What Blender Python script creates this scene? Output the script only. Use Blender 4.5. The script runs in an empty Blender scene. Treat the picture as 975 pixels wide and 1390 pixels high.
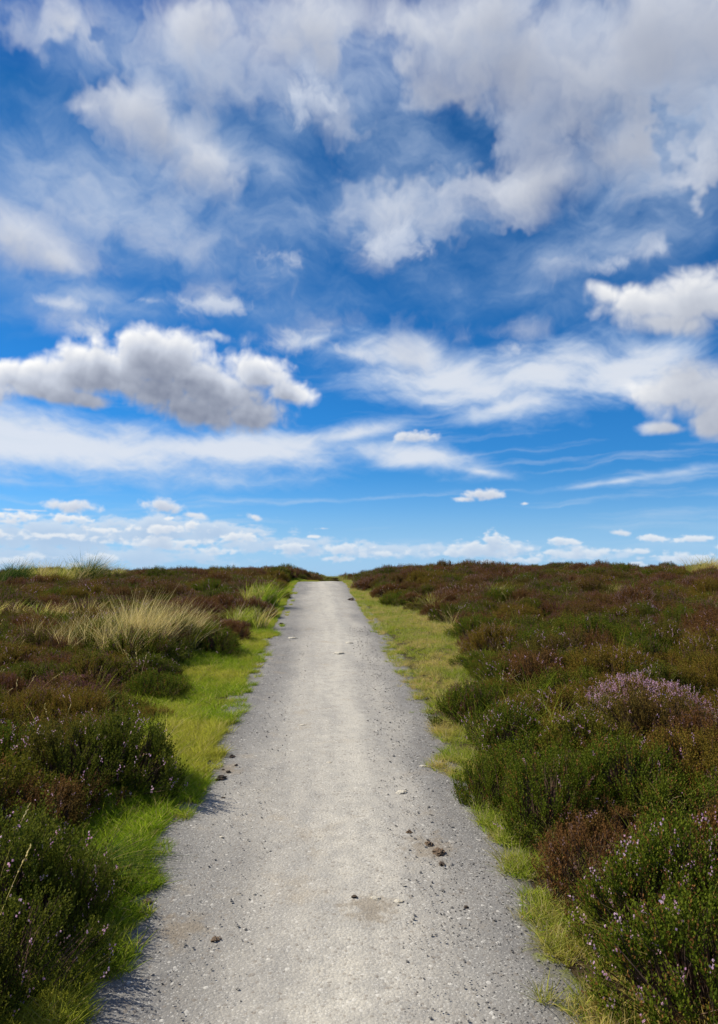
import bpy, math, random
import numpy as np
from mathutils import Vector, Matrix, noise as mnoise

random.seed(7)
RNG = np.random.default_rng(11)
scene = bpy.context.scene

# ------------------------------------------------------------------ camera
FPX = 1011.0                     # focal length in photograph pixels (975 x 1390)
EYE = Vector((0.0, 0.0, 1.65))
PITCH = math.atan(128.0 / FPX)   # looking a little up
YAW = math.atan(53.5 / FPX)      # and a little to the right of the path's direction
cam_data = bpy.data.cameras.new('camera')
cam = bpy.data.objects.new('camera', cam_data)
scene.collection.objects.link(cam)
cam.location = EYE
cam.rotation_euler = (math.pi / 2 + PITCH, 0, -YAW)
cam_data.sensor_fit = 'VERTICAL'
cam_data.sensor_height = 36.0
cam_data.lens = FPX / 1390.0 * 36.0
cam_data.shift_y = -45.0 / 1390.0
cam_data.clip_start = 0.05
cam_data.clip_end = 60000.0
scene.camera = cam
CAM_R = cam.rotation_euler.to_matrix()

def ray(px, py):
    """world direction of a photograph pixel"""
    return (CAM_R @ Vector(((px - 487.5) / FPX, (650.0 - py) / FPX, -1.0))).normalized()

# ------------------------------------------------------------------ light
SUN_AZ = math.radians(-68.0)     # measured from +Y towards +X: the sun stands ahead on the left
SUN_EL = math.radians(42.0)
sun_dir = Vector((math.sin(SUN_AZ) * math.cos(SUN_EL), math.cos(SUN_AZ) * math.cos(SUN_EL), math.sin(SUN_EL)))
sd = bpy.data.lights.new('sun', 'SUN')
sd.energy = 5.0
sd.angle = math.radians(0.6)
sd.color = (1.0, 0.93, 0.80)
so = bpy.data.objects.new('sun', sd)
so.rotation_euler = sun_dir.to_track_quat('Z', 'Y').to_euler()
so.location = (-6, 3, 12)
scene.collection.objects.link(so)
scene.view_settings.view_transform = 'Standard'
scene.view_settings.look = 'None'
EXPO = 0.42
scene.view_settings.exposure = EXPO
scene.view_settings.gamma = 1.0
scene.view_settings.use_curve_mapping = False

# ------------------------------------------------------------------ node helpers
class NT:
    """terse node building; values are sockets or plain numbers"""
    def __init__(self, tree):
        self.t = tree
    def n(self, kind, **kw):
        nd = self.t.nodes.new(kind)
        for k, v in kw.items():
            setattr(nd, k, v)
        return nd
    def put(self, sock, v):
        if isinstance(v, bpy.types.NodeSocket):
            self.t.links.new(v, sock)
        else:
            sock.default_value = v
    def m(self, op, a, b=None, c=None, clamp=False):
        nd = self.n('ShaderNodeMath', operation=op)
        nd.use_clamp = clamp
        self.put(nd.inputs[0], a)
        if b is not None: self.put(nd.inputs[1], b)
        if c is not None: self.put(nd.inputs[2], c)
        return nd.outputs[0]
    def v(self, op, a, b=None, c=None, out=0):
        nd = self.n('ShaderNodeVectorMath', operation=op)
        self.put(nd.inputs[0], a)
        if b is not None: self.put(nd.inputs[1], b)
        if c is not None: self.put(nd.inputs[2], c)
        return nd.outputs[out]
    def noise(self, vec, scale, detail=4, rough=0.5, dist=0.0, dim='3D', out=0, lac=2.0):
        nd = self.n('ShaderNodeTexNoise', noise_dimensions=dim)
        self.put(nd.inputs['Vector'], vec)
        self.put(nd.inputs['Scale'], scale)
        nd.inputs['Detail'].default_value = detail
        nd.inputs['Roughness'].default_value = rough
        nd.inputs['Lacunarity'].default_value = lac
        nd.inputs['Distortion'].default_value = dist
        return nd.outputs[out]
    def ramp(self, x, a, b, lo=0.0, hi=1.0, smooth=True):
        nd = self.n('ShaderNodeMapRange', interpolation_type='SMOOTHSTEP' if smooth else 'LINEAR')
        self.put(nd.inputs[0], x)
        for i, q in zip((1, 2, 3, 4), (a, b, lo, hi)):
            self.put(nd.inputs[i], q)
        return nd.outputs[0]
    def mix(self, f, a, b, mode='MIX'):
        nd = self.n('ShaderNodeMix', data_type='RGBA', blend_type=mode)
        self.put(nd.inputs[0], f)
        self.put(nd.inputs[6], a if isinstance(a, bpy.types.NodeSocket) else (*a, 1))
        self.put(nd.inputs[7], b if isinstance(b, bpy.types.NodeSocket) else (*b, 1))
        return nd.outputs[2]
    def xyz(self, x, y, z=0.0):
        nd = self.n('ShaderNodeCombineXYZ')
        self.put(nd.inputs[0], x); self.put(nd.inputs[1], y); self.put(nd.inputs[2], z)
        return nd.outputs[0]
    def blobs(self, vec, items, soft=0.25):
        """smooth union of ellipses (azimuth, elevation, half width, half height, tilt, weight): 1 in a centre, 0 on its rim, negative outside"""
        acc = None
        for (az, el, rw, rh, tilt, wgt) in items:
            ca, sa = math.cos(tilt), math.sin(tilt)
            ua, ub = ca / rw, sa / rw
            wa, wb = -sa / rh, ca / rh
            u = self.m('ADD', self.v('DOT_PRODUCT', vec, (ua, ub, 0), out=1), -(az * ua + el * ub))
            w = self.m('ADD', self.v('DOT_PRODUCT', vec, (wa, wb, 0), out=1), -(az * wa + el * wb))
            r = self.m('SQRT', self.m('MULTIPLY_ADD', w, w, self.m('MULTIPLY', u, u)))
            val = self.m('SUBTRACT', wgt, r)
            acc = val if acc is None else self.m('SMOOTH_MAX', acc, val, soft)
        return acc

def lin(r, g, b):
    f = lambda c: (c / 255 / 12.92) if c / 255 <= 0.04045 else ((c / 255 + 0.055) / 1.055) ** 2.4
    return (f(r), f(g), f(b))

def pix(items):
    """ellipses listed as photograph pixels -> directions on the sky"""
    out = []
    for (px, py, rw, rh, tilt, wgt) in items:
        d = ray(px, py)
        az, el = math.atan2(d.x, d.y), math.asin(d.z)
        # local scale of the picture in that direction
        dx, dy = ray(px + 10, py), ray(px, py - 10)
        sx = (math.atan2(dx.x, dx.y) - az) / 10
        sy = (math.asin(dy.z) - el) / 10
        out.append((az, el, rw * sx, rh * sy, math.radians(tilt), wgt))
    return out

# ------------------------------------------------------------------ sky with clouds
SKY = 0.075
world = bpy.data.worlds.new('World')
scene.world = world
world.use_nodes = True
wt = world.node_tree
wt.nodes.clear()
W = NT(wt)
out = W.n('ShaderNodeOutputWorld')
bg = W.n('ShaderNodeBackground')
wt.links.new(bg.outputs[0], out.inputs[0])
bg.inputs['Strength'].default_value = SKY
tc = W.n('ShaderNodeTexCoord')
D = tc.outputs['Generated']
sky = W.n('ShaderNodeTexSky', sky_type='NISHITA')
sky.sun_disc = False
sky.sun_elevation = SUN_EL
sky.sun_rotation = SUN_AZ % (2 * math.pi)
sky.altitude = 400
sky.air_density = 1.0
sky.dust_density = 0.35
sky.ozone_density = 3.0
sp = W.n('ShaderNodeSeparateXYZ'); W.put(sp.inputs[0], D)
AZ = W.m('ARCTAN2', sp.outputs[0], sp.outputs[1])
EL = W.m('ARCSINE', sp.outputs[2])
P = W.xyz(AZ, EL)
# deep blue of a polarising filter: a tint by elevation on top of the sky model
def tint_ramp(x, stops):
    nd = W.n('ShaderNodeValToRGB'); W.put(nd.inputs[0], x)
    while len(nd.color_ramp.elements) < len(stops): nd.color_ramp.elements.new(0.5)
    for e, (p, c) in zip(nd.color_ramp.elements, stops):
        e.position = p; e.color = (*[q / 2 for q in c], 1)
    return W.v('SCALE', nd.outputs[0])
tint = tint_ramp(W.m('MULTIPLY', EL, 1.5), [(0.0, (0.50, 0.95, 1.75)), (0.085, (0.30, 0.74, 1.30)), (0.19, (0.20, 0.68, 1.18)), (0.32, (0.14, 0.66, 1.16)), (0.57, (0.10, 0.57, 1.00)), (0.85, (0.08, 0.52, 0.90)), (1.0, (0.2, 0.5, 1.0))])
tint.node.inputs['Scale'].default_value = 2.0
col = W.v('MULTIPLY', sky.outputs[0], tint)

def over(base, cloud, alpha):
    return W.mix(alpha, base, cloud)
def cc(r, g, b):
    l = lin(r, g, b)
    return tuple(q / SKY / 2 ** EXPO for q in l)

# horizon-plane coordinates, in which high cloud layers are drawn out towards the horizon
zc = W.m('MAXIMUM', W.m('ADD', sp.outputs[2], 0.12), 0.02)
PL = W.xyz(W.m('DIVIDE', sp.outputs[0], zc), W.m('DIVIDE', sp.outputs[1], zc), 0)

# ------------------------------------------------------------------ clouds, computed here as a density and brightness map over azimuth and elevation
AZ0, AZ1, EL0, EL1 = math.radians(-56), math.radians(62), math.radians(-2.5), math.radians(56)
CSTEP = 1.0 / 950.0

def _hash(ix, iy, seed):
    h = (ix.astype(np.int64) * 374761393 + iy.astype(np.int64) * 668265263 + seed * 974634777) & 0xffffffff
    h = ((h ^ (h >> 13)) * 1274126177) & 0xffffffff
    return (h ^ (h >> 16)) & 0xffffffff

def perlin(x, y, seed):
    x0 = np.floor(x); y0 = np.floor(y)
    fx = (x - x0).astype(np.float32); fy = (y - y0).astype(np.float32)
    ux0, uy0 = int(x0.min()), int(y0.min())
    w, h = int(x0.max()) - ux0 + 2, int(y0.max()) - uy0 + 2
    gy, gx = np.mgrid[uy0:uy0 + h, ux0:ux0 + w]
    ang = (_hash(gx, gy, seed) / 4294967296.0 * 2 * np.pi).astype(np.float32)
    GX, GY = np.cos(ang).ravel(), np.sin(ang).ravel()
    idx = ((y0 - uy0) * w + (x0 - ux0)).astype(np.int32)
    u = fx * fx * fx * (fx * (fx * 6 - 15) + 10); v = fy * fy * fy * (fy * (fy * 6 - 15) + 10)
    def g(o, dx, dy):
        j = idx + o
        return GX[j] * (fx - dx) + GY[j] * (fy - dy)
    a = g(0, 0, 0); b = g(1, 1, 0); c = g(w, 0, 1); d = g(w + 1, 1, 1)
    ab = a + u * (b - a); cd = c + u * (d - c)
    return (ab + v * (cd - ab)) * 1.5

def fbm(x, y, size, octs, rough=0.5, seed=1, billow=False):
    s = 0; amp = 1.0; tot = 0.0; f = 1.0 / size
    for k in range(octs):
        n = perlin(x * f + 17.3 * k, y * f + 9.1 * k, seed + k * 13)
        if billow: n = np.abs(n) * 2.2 - 0.55
        s = s + n * amp; tot += amp; amp *= rough; f *= 2.03
    return s / tot * 1.35

def worley(x, y, size, seed):
    x = x / size; y = y / size
    x0 = np.floor(x); y0 = np.floor(y)
    ux0, uy0 = int(x0.min()) - 1, int(y0.min()) - 1
    w, h = int(x0.max()) - ux0 + 3, int(y0.max()) - uy0 + 3
    gy, gx = np.mgrid[uy0:uy0 + h, ux0:ux0 + w]
    PX = (gx + 0.15 + 0.7 * _hash(gx, gy, seed) / 4294967296.0).astype(np.float32).ravel()
    PY = (gy + 0.15 + 0.7 * _hash(gx, gy, seed + 5) / 4294967296.0).astype(np.float32).ravel()
    idx = ((y0 - uy0) * w + (x0 - ux0)).astype(np.int32)
    best = np.full(x.shape, 9.0, np.float32)
    for oy in (-1, 0, 1):
        for ox in (-1, 0, 1):
            j = idx + oy * w + ox
            np.minimum(best, (PX[j] - x) ** 2 + (PY[j] - y) ** 2, out=best)
    return np.sqrt(best)

def sstep(a, b, x):
    t = np.clip((x - a) / (b - a), 0, 1)
    return t * t * (3 - 2 * t)

def cloud_map():
    az = np.arange(AZ0, AZ1, CSTEP, dtype=np.float32); el = np.arange(EL0, EL1, CSTEP, dtype=np.float32)
    AZ, EL = np.meshgrid(az, el)
    U = AZ * FPX; V = EL * FPX                     # about one unit per photograph pixel, V upwards
    def blobs(items, soft=0.2, U=U, V=V):
        acc = None
        for (px, py, rw, rh, tilt, wgt) in items:
            d = ray(px, py)
            a, e = math.atan2(d.x, d.y), math.asin(d.z)
            dx, dy = ray(px + 10, py), ray(px, py - 10)
            sx = (math.atan2(dx.x, dx.y) - a) / 10 * FPX; sy = (math.asin(dy.z) - e) / 10 * FPX
            t = math.radians(tilt); c, s = math.cos(t), math.sin(t)
            du = (U - a * FPX) / sx; dv = (V - e * FPX) / sy
            r = np.sqrt(((du * c + dv * s) / rw) ** 2 + ((-du * s + dv * c) / rh) ** 2)
            val = wgt - r
            if acc is None: acc = val
            else:
                k = np.clip(soft - np.abs(acc - val), 0, None) / soft
                acc = np.maximum(acc, val) + k * k * k * soft / 6
        return acc
    H, Wd = AZ.shape
    C = np.zeros((H, Wd, 3), np.float32); A = np.zeros((H, Wd), np.float32)
    def over(col, a):
        nonlocal C, A
        col = np.asarray(col, np.float32)
        na = a + A * (1 - a)
        C = (col * a[..., None] + C * (A * (1 - a))[..., None]) / np.maximum(na, 1e-5)[..., None]
        A = na
    def L(*rgb): return np.array(lin(*rgb), np.float32)
    def ramp3(t, stops):
        """colour along t through sRGB stops"""
        xs = [s[0] for s in stops]; cs = np.array([L(*s[1]) for s in stops])
        return np.stack([np.interp(t, xs, cs[:, k]) for k in range(3)], -1)
    def shift(a, du, dv):
        """value found du to the right and dv up"""
        out = a
        du = int(round(du)); dv = int(round(dv))
        if dv: out = np.concatenate([out[dv:], np.repeat(out[-1:], dv, 0)], 0) if dv > 0 else np.concatenate([np.repeat(out[:1], -dv, 0), out[:dv]], 0)
        if du: out = np.concatenate([out[:, du:], np.repeat(out[:, -1:], du, 1)], 1) if du > 0 else np.concatenate([np.repeat(out[:, :1], -du, 1), out[:, :du]], 1)
        return out
    def blur(a, r):
        r = int(r)
        for ax in (0, 1):
            for _ in range(2):
                p = np.concatenate([np.repeat(np.take(a, [0], ax), r + 1, ax), a, np.repeat(np.take(a, [-1], ax), r, ax)], ax)
                cs = np.cumsum(p, ax, dtype=np.float64)
                n = a.shape[ax]
                a = ((np.take(cs, range(2 * r + 1, 2 * r + 1 + n), ax) - np.take(cs, range(0, n), ax)) / (2 * r + 1)).astype(np.float32)
        return a
    def sunlight(rho, steps, step, sx, sy, k, jitter=0.5):
        """how much light is left after passing the cloud matter lying up-sun"""
        tau = rho * jitter
        for i in range(1, steps + 1):
            tau = tau + shift(rho, sx * step * i, sy * step * i)
        return np.exp(-k * tau * step)

    wx = fbm(U, V, 260, 3, 0.5, 3); wy = fbm(U, V, 260, 3, 0.5, 4)
    wx2 = fbm(U, V, 60, 4, 0.55, 5); wy2 = fbm(U, V, 60, 4, 0.55, 6)

    # the high veil: mottled, drawn out
    def streak(ang, lx, ly, seed, octs=8, rough=0.58, w=40, w2=14):
        c, s = math.cos(math.radians(ang)), math.sin(math.radians(ang))
        uu = U + wx * w + wx2 * w2; vv = V + wy * w + wy2 * w2
        a = (uu * c + vv * s) / lx; b = (-uu * s + vv * c) / ly
        return fbm(a, b, 1.0, octs, rough, seed)
    veil = blobs(VEIL, 0.4)
    n1 = streak(12, 260, 110, 21); n2 = streak(-18, 120, 50, 31); n3 = streak(20, 60, 22, 37, 6)
    t = veil * 0.55 + n1 * 0.40 + n2 * 0.26 + n3 * 0.08 + 0.12
    over(ramp3(sstep(0.0, 1.0, t), [(0, (128, 168, 214)), (1, (200, 213, 232))]), sstep(-0.2, 1.0, t) * 0.80)

    # flat layered veils lower down
    st = blobs(STRAT, 0.3)
    m1 = streak(4, 190, 30, 41, 8, 0.56, 30, 10); m2 = streak(-16, 80, 26, 51, 7, 0.58, 26, 8); m3 = streak(30, 34, 12, 57, 6, 0.55, 10, 6)
    t = st * 0.95 + m1 * 0.30 + m2 * 0.22 + m3 * 0.07 + 0.05
    over(ramp3(sstep(0.1, 0.9, t), [(0, (176, 203, 236)), (1, (228, 233, 241))]), sstep(-0.12, 0.80, t) * 0.90)
    m4 = streak(2, 300, 16, 61, 7, 0.55, 12, 5)
    low = sstep(330, 130, V) * sstep(-20, 60, V)
    over(np.broadcast_to(L(206, 220, 236), C.shape), sstep(0.0, 0.9, m4 + 0.15 * n1) * low * 0.42)

    # pale air over the horizon
    over(np.broadcast_to(L(164, 205, 240), C.shape), sstep(150, -10, V) * 0.55)

    def cumulus(items, warp, size, amp, billow, edge, lit, mid, dark, k, sun=(-0.25, 1.0), steps=10, step=4, amax=1.0, seed=100, squash=1.0, soft=0.2, depth=1.0, rough=0.55, octs=6, ss=0.0, lowe=0.0, apow=1.0, hole=0.0, relief=0.0):
        uu = U + wx2 * warp; vv = (V + wy2 * warp) * squash
        big = blobs(items, soft)
        n = fbm(uu, vv, size, octs, rough, seed)
        wl = 0
        if billow:
            wl = (0.62 - worley(uu, vv, size * 0.62, seed + 50)) * 0.55 + (0.62 - worley(uu + n * size * 0.2, vv, size * 0.30, seed + 60)) * 0.30 + (0.62 - worley(uu, vv + n * size * 0.1, size * 0.15, seed + 70)) * 0.16
        cov = big + amp * n + billow * wl - hole * holes
        a = sstep(lowe, edge, cov) ** apow * amax
        rho = np.clip(cov, 0, depth) / depth
        lt = sunlight(rho, steps, step, sun[0], sun[1], k)
        fine = sunlight(rho, 4, max(1, step * 0.4), sun[0], sun[1], k * 1.6)
        br = 0.72 * lt + 0.28 * fine
        if ss: br = br * (1 - ss) + blur(br, 8) * ss
        if relief:
            br = br + np.clip(relief * (wl - shift(wl, sun[0] * 7, sun[1] * 7)), -0.2, 0.3) * (0.35 + 0.65 * lt)
        br = br + billow * 0.10 * (wl if billow else 0) + 0.05 * n
        col = ramp3(np.clip(br, 0, 1), [(0, dark), (0.45, mid), (0.85, lit), (1.0, lit)])
        over(col, a)

    hn = fbm(U, V, 90, 6, 0.6, 77)
    holes = sstep(-0.75, 0.9, blobs(HOLES, 0.3, U + wx2 * 45 + wx * 25, V + wy2 * 45) + 0.6 * hn)
    # broad soft clouds overhead
    cumulus(SOFTER, 26, 110, 1.15, 0.15, 1.25, (206, 213, 227), (172, 182, 202), (140, 152, 180), 0.018, sun=(-0.3, 1.0), steps=9, step=8, amax=0.64, seed=230, soft=0.4, depth=1.6, rough=0.54, octs=8, ss=0.5, lowe=-0.15, hole=1.25)
    cumulus(SOFT, 26, 100, 0.85, 0.2, 1.35, (230, 233, 239), (184, 190, 204), (132, 141, 163), 0.032, sun=(-0.3, 1.0), steps=9, step=8, amax=0.83, seed=200, soft=0.35, depth=1.5, rough=0.51, octs=7, ss=0.5, lowe=-0.12, hole=0.9)
    cumulus(TUFTS, 22, 46, 0.8, 0.2, 0.95, (212, 220, 234), (184, 197, 220), (148, 163, 196), 0.04, steps=6, step=5, amax=0.85, seed=260, soft=0.4, depth=1.2, rough=0.6, ss=0.4, lowe=-0.15)
    # crisp cumulus
    cumulus(BIG_R, 12, 64, 0.40, 0.60, 0.80, (250, 250, 250), (208, 213, 223), (148, 157, 178), 0.045, relief=0.20, sun=(-0.25, 1.0), steps=12, step=6, seed=330, soft=0.3, depth=1.0, rough=0.56, octs=7, ss=0.35)
    cumulus(BIG, 9, 64, 0.38, 0.72, 0.62, (255, 255, 255), (202, 209, 223), (80, 93, 124), 0.056, relief=0.25, sun=(-0.25, 1.0), steps=12, step=6, seed=300, soft=0.22, depth=1.0, rough=0.6, octs=7, ss=0.25)
    cumulus(SMALL, 7, 24, 0.5, 0.7, 0.75, (232, 235, 240), (190, 199, 216), (146, 160, 190), 0.085, steps=7, step=2.5, amax=0.92, seed=400, squash=1.3, soft=0.2, depth=0.9, ss=0.2)
    # crowded rows above the horizon
    cumulus(ROWS_FAR, 5, 40, 0.62, 0.5, 0.55, (214, 226, 240), (180, 199, 225), (146, 172, 208), 0.07, steps=6, step=2, amax=0.88, seed=500, squash=2.6, soft=0.3, depth=0.9, ss=0.1)
    cumulus(ROWS, 4, 22, 0.8, 0.9, 0.62, (246, 246, 246), (200, 211, 228), (144, 166, 202), 0.10, steps=7, step=1.6, amax=0.92, seed=600, squash=1.9, soft=0.25, depth=0.9, ss=0.1)
    over(np.broadcast_to(L(166, 203, 236), C.shape), sstep(95, -12, V) * 0.50)
    return C, A

VEIL = [
    (170, 290, 330, 110, -12, 1.0), (60, 230, 200, 80, 0, 0.9), (330, 215, 200, 70, -10, 0.8), (220, 340, 220, 60, -8, 0.9),
    (480, 110, 260, 120, 0, 0.8), (560, 270, 190, 110, 15, 0.8), (700, 400, 330, 60, -6, 0.5),
    (850, 330, 200, 50, 8, 0.9), (620, 60, 300, 90, 0, 0.9), (950, 120, 200, 160, 0, 1.0), (380, 170, 120, 60, -40, 0.7),
    (120, 400, 200, 45, 0, 0.8), (330, 420, 170, 40, 0, 0.7), (900, 240, 130, 200, 0, 0.8),
    (250, 70, 260, 100, 0, 0.9), (-300, 200, 400, 300, 0, 0.8), (1300, 200, 400, 300, 0, 0.8), (450, -250, 900, 200, 0, 0.9),
]
STRAT = [
    (60, 605, 360, 46, -3, 1.15), (-60, 570, 220, 45, -6, 1.1), (330, 612, 200, 34, 2, 1.05), (480, 590, 120, 20, 10, 0.8),
    (560, 620, 150, 26, -10, 0.95), (650, 640, 80, 14, -10, 0.7),
    (620, 520, 190, 52, -10, 1.0), (560, 490, 150, 40, -12, 0.9), (740, 505, 150, 50, 3, 1.0), (850, 505, 140, 40, 6, 1.0),
    (700, 550, 120, 28, 10, 0.9), (830, 655, 200, 10, 6, 0.55), (930, 640, 140, 20, 6, 0.5),
    (430, 460, 100, 22, 14, 0.5), (760, 475, 180, 50, 0, 0.4), (1250, 540, 250, 60, 0, 0.8), (-400, 590, 300, 60, 0, 0.8),
]
HOLES = [
    (510, 110, 34, 60, 0, 1.0), (600, 185, 90, 30, -8, 1.0), (545, 215, 70, 30, 0, 0.9), (905, 185, 18, 60, -12, 0.9), (400, 250, 60, 40, 0, 0.8), (80, 85, 60, 30, 0, 1.0), (30, 90, 60, 40, 0, 1.0),
    (170, 60, 16, 40, 0, 0.7), (700, 340, 140, 22, 6, 0.9), (420, 330, 60, 50, 0, 0.7), (930, 300, 90, 24, 8, 0.8), (60, 200, 80, 20, 0, 0.7),
]
SOFTER = [
    (300, 60, 260, 80, 0, 1.0), (100, 60, 150, 60, 0, 0.9), (480, 60, 200, 90, 0, 1.0), (430, 140, 90, 60, -30, 0.9), (180, 170, 150, 70, -20, 0.9),
    (700, 200, 260, 90, 0, 1.0), (580, 300, 130, 70, 0, 1.0), (900, 200, 160, 120, 0, 1.0), (540, 345, 80, 40, 0, 0.8), (860, 340, 120, 30, 8, 0.8),
    (70, 340, 120, 50, -20, 1.0), (150, 260, 160, 50, -10, 0.7), (200, 320, 200, 50, -10, 0.8), (380, 200, 80, 30, -30, 0.5), (300, 400, 120, 40, 0, 0.7), (800, 100, 300, 120, 0, 1.3),
    (100, 430, 120, 30, 0, 0.7), (450, 440, 110, 30, 10, 0.8), (540, 475, 90, 30, -10, 0.8), (700, 450, 120, 30, 0, 0.6),
    (600, -260, 600, 200, 0, 1.0), (-350, 100, 300, 120, 0, 1.0), (1300, 200, 300, 160, 0, 1.0),
]
SOFT = [
    (700, 90, 210, 85, -6, 1.15), (860, 60, 220, 110, 0, 1.2), (640, 30, 200, 60, 0, 1.0), (960, 40, 200, 120, 0, 1.1),
    (610, 130, 110, 50, -10, 1.0), (760, 170, 130, 50, 5, 0.9),
    (740, 245, 170, 52, 10, 1.05), (830, 215, 120, 50, 15, 0.95), (560, 265, 70, 55, 30, 0.9), (620, 290, 130, 50, 12, 0.85),
    (430, 40, 150, 70, 10, 0.95), (300, 20, 130, 60, 10, 0.9), (100, 30, 100, 50, -10, 0.85),
    (970, 220, 60, 120, 0, 0.8),
    (240, 190, 105, 48, -24, 1.15), (190, 150, 70, 45, -10, 1.15), (290, 215, 80, 40, -30, 0.9), (110, 145, 60, 30, 10, 0.6),
    (10, 325, 80, 38, -20, 1.1), (-60, 300, 90, 50, 0, 1.0), (70, 350, 55, 24, -20, 0.7),
    (600, -260, 500, 200, 0, 0.9), (-350, 100, 200, 90, 0, 1.0), (1300, 150, 220, 120, 0, 1.0),
]
TUFTS = [
    (540, 330, 60, 40, 0, 0.85), (420, 130, 60, 50, 0, 0.7), (300, 415, 70, 20, 0, 0.8), (125, 448, 50, 16, 0, 0.75),
    (400, 465, 55, 22, 10, 0.85), (285, 455, 50, 12, -8, 0.6), (80, 412, 60, 14, 0, 0.6), (480, 480, 60, 16, -10, 0.6), (200, 408, 50, 10, 0, 0.4),
    (690, 470, 80, 20, -8, 0.5), (860, 350, 90, 22, 10, 0.5), (380, 350, 90, 40, 0, 0.3),
]
BIG = [
    (120, 512, 150, 30, 2, 0.95), (208, 488, 76, 46, 0, 1.08), (140, 500, 85, 34, 0, 0.95), (290, 530, 110, 36, -14, 1.0), (352, 505, 52, 32, -20, 0.95), (330, 565, 50, 26, -10, 0.9),
    (215, 530, 70, 30, -6, 0.95), (20, 510, 90, 26, 0, 0.9), (395, 533, 48, 22, -10, 0.85), (-60, 520, 90, 40, 0, 1.0), (270, 560, 95, 26, -8, 0.9), (75, 535, 120, 18, -6, 0.8),
 (-320, 450, 120, 40, 0, 1.0), (-450, 600, 100, 30, 0, 0.9),
]
BIG_R = [
    (875, 412, 80, 30, -4, 1.05), (825, 400, 36, 20, -30, 0.95), (945, 405, 100, 40, 0, 1.1), (905, 438, 80, 22, -10, 0.9),
    (900, 535, 64, 28, -8, 1.05), (975, 535, 90, 46, 0, 1.1), (905, 582, 46, 12, -5, 0.9), (962, 572, 60, 34, -15, 0.95), (930, 515, 60, 26, 0, 0.9),
    (1120, 430, 80, 30, 0, 0.9), (1300, 560, 140, 40, 0, 1.0),
]
SMALL = [
    (563, 593, 34, 10, 0, 0.9), (655, 672, 36, 9, 0, 0.95), (632, 678, 22, 5, 0, 0.8), (842, 724, 17, 5, -8, 0.85),
    (712, 684, 9, 3, 0, 0.7), (100, 688, 44, 10, -3, 0.9), (222, 688, 36, 11, -8, 0.95), (262, 700, 26, 6, -8, 0.8), (345, 702, 16, 6, -25, 0.8), (30, 693, 60, 2.5, 0, 0.5),
    (440, 718, 20, 3, 0, 0.5),
]
ROWS_FAR = [
    (80, 728, 260, 26, 0, 0.95), (60, 758, 300, 18, 0, 0.9), (230, 722, 160, 24, 0, 0.9), (380, 740, 140, 18, 0, 0.75), (180, 755, 300, 16, 0, 0.6), (520, 748, 220, 16, 0, 0.65),
    (660, 748, 140, 14, 0, 0.7), (790, 752, 110, 14, 0, 0.6), (930, 760, 120, 10, 0, 0.5), (-300, 740, 300, 25, 0, 0.7), (1250, 745, 250, 20, 0, 0.7),
]
ROWS = [
    (20, 708, 26, 4, 0, 0.75), (70, 728, 110, 8, 0, 0.55), (225, 718, 60, 8, 0, 0.75), (130, 720, 40, 8, 0, 0.6), (325, 730, 34, 7, 0, 0.8), (390, 745, 26, 10, 0, 0.9),
    (230, 736, 120, 7, 0, 0.6), (300, 748, 60, 6, 0, 0.6), (470, 745, 50, 10, 0, 0.65), (520, 752, 60, 8, 0, 0.6), (60, 757, 90, 5, 0, 0.4),
    (660, 745, 80, 12, 0, 0.75), (668, 731, 18, 11, 0, 0.85), (620, 752, 40, 8, 0, 0.6), (770, 752, 66, 10, 0, 0.75), (765, 738, 30, 6, 0, 0.6), (720, 762, 60, 6, 0, 0.5), (890, 756, 50, 5, 0, 0.5),
    (932, 760, 40, 9, 0, 0.85), (980, 766, 50, 8, 0, 0.7), (-200, 745, 200, 14, 0, 0.6), (1200, 750, 200, 14, 0, 0.6),
]

_r = random.Random(5)
for _k in range(46):
    _y = _r.uniform(700, 768)
    _x = _r.uniform(-150, 480) if _r.random() < 0.6 else _r.uniform(400, 1150)
    if _y < 730 and _x > 430: continue
    _w = _r.uniform(10, 34) * (1.3 if _y < 740 else 1.0)
    ROWS.append((_x, _y, _w, _w * _r.uniform(0.14, 0.3), _r.uniform(-4, 4), _r.uniform(0.6, 0.85)))
def data_image(name, arr):
    h, w, _ = arr.shape
    im = bpy.data.images.new(name, w, h, alpha=False, float_buffer=True)
    px = np.ones((h, w, 4), np.float32); px[..., :3] = arr
    im.pixels.foreach_set(px.ravel()); im.update(); im.pack()
    return im

_C, _A = cloud_map()
_C = _C * 1.0
im_c = data_image('cloud_light', _C)
im_a = data_image('cloud_cover', np.repeat(_A[..., None], 3, 2))
_H, _W = _A.shape
UVV = W.xyz(W.m('MULTIPLY', W.m('SUBTRACT', AZ, AZ0), 1.0 / (CSTEP * _W)), W.m('MULTIPLY', W.m('SUBTRACT', EL, EL0), 1.0 / (CSTEP * _H)))
def tex(im):
    nd = W.n('ShaderNodeTexImage', image=im, extension='EXTEND', interpolation='Cubic')
    W.put(nd.inputs[0], UVV)
    return nd.outputs[0]
inside = W.m('MULTIPLY', W.m('MULTIPLY', W.ramp(AZ, AZ0, AZ0 + 0.25), W.ramp(AZ, AZ1, AZ1 - 0.25)), W.ramp(EL, EL1, EL1 - 0.2))
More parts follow.
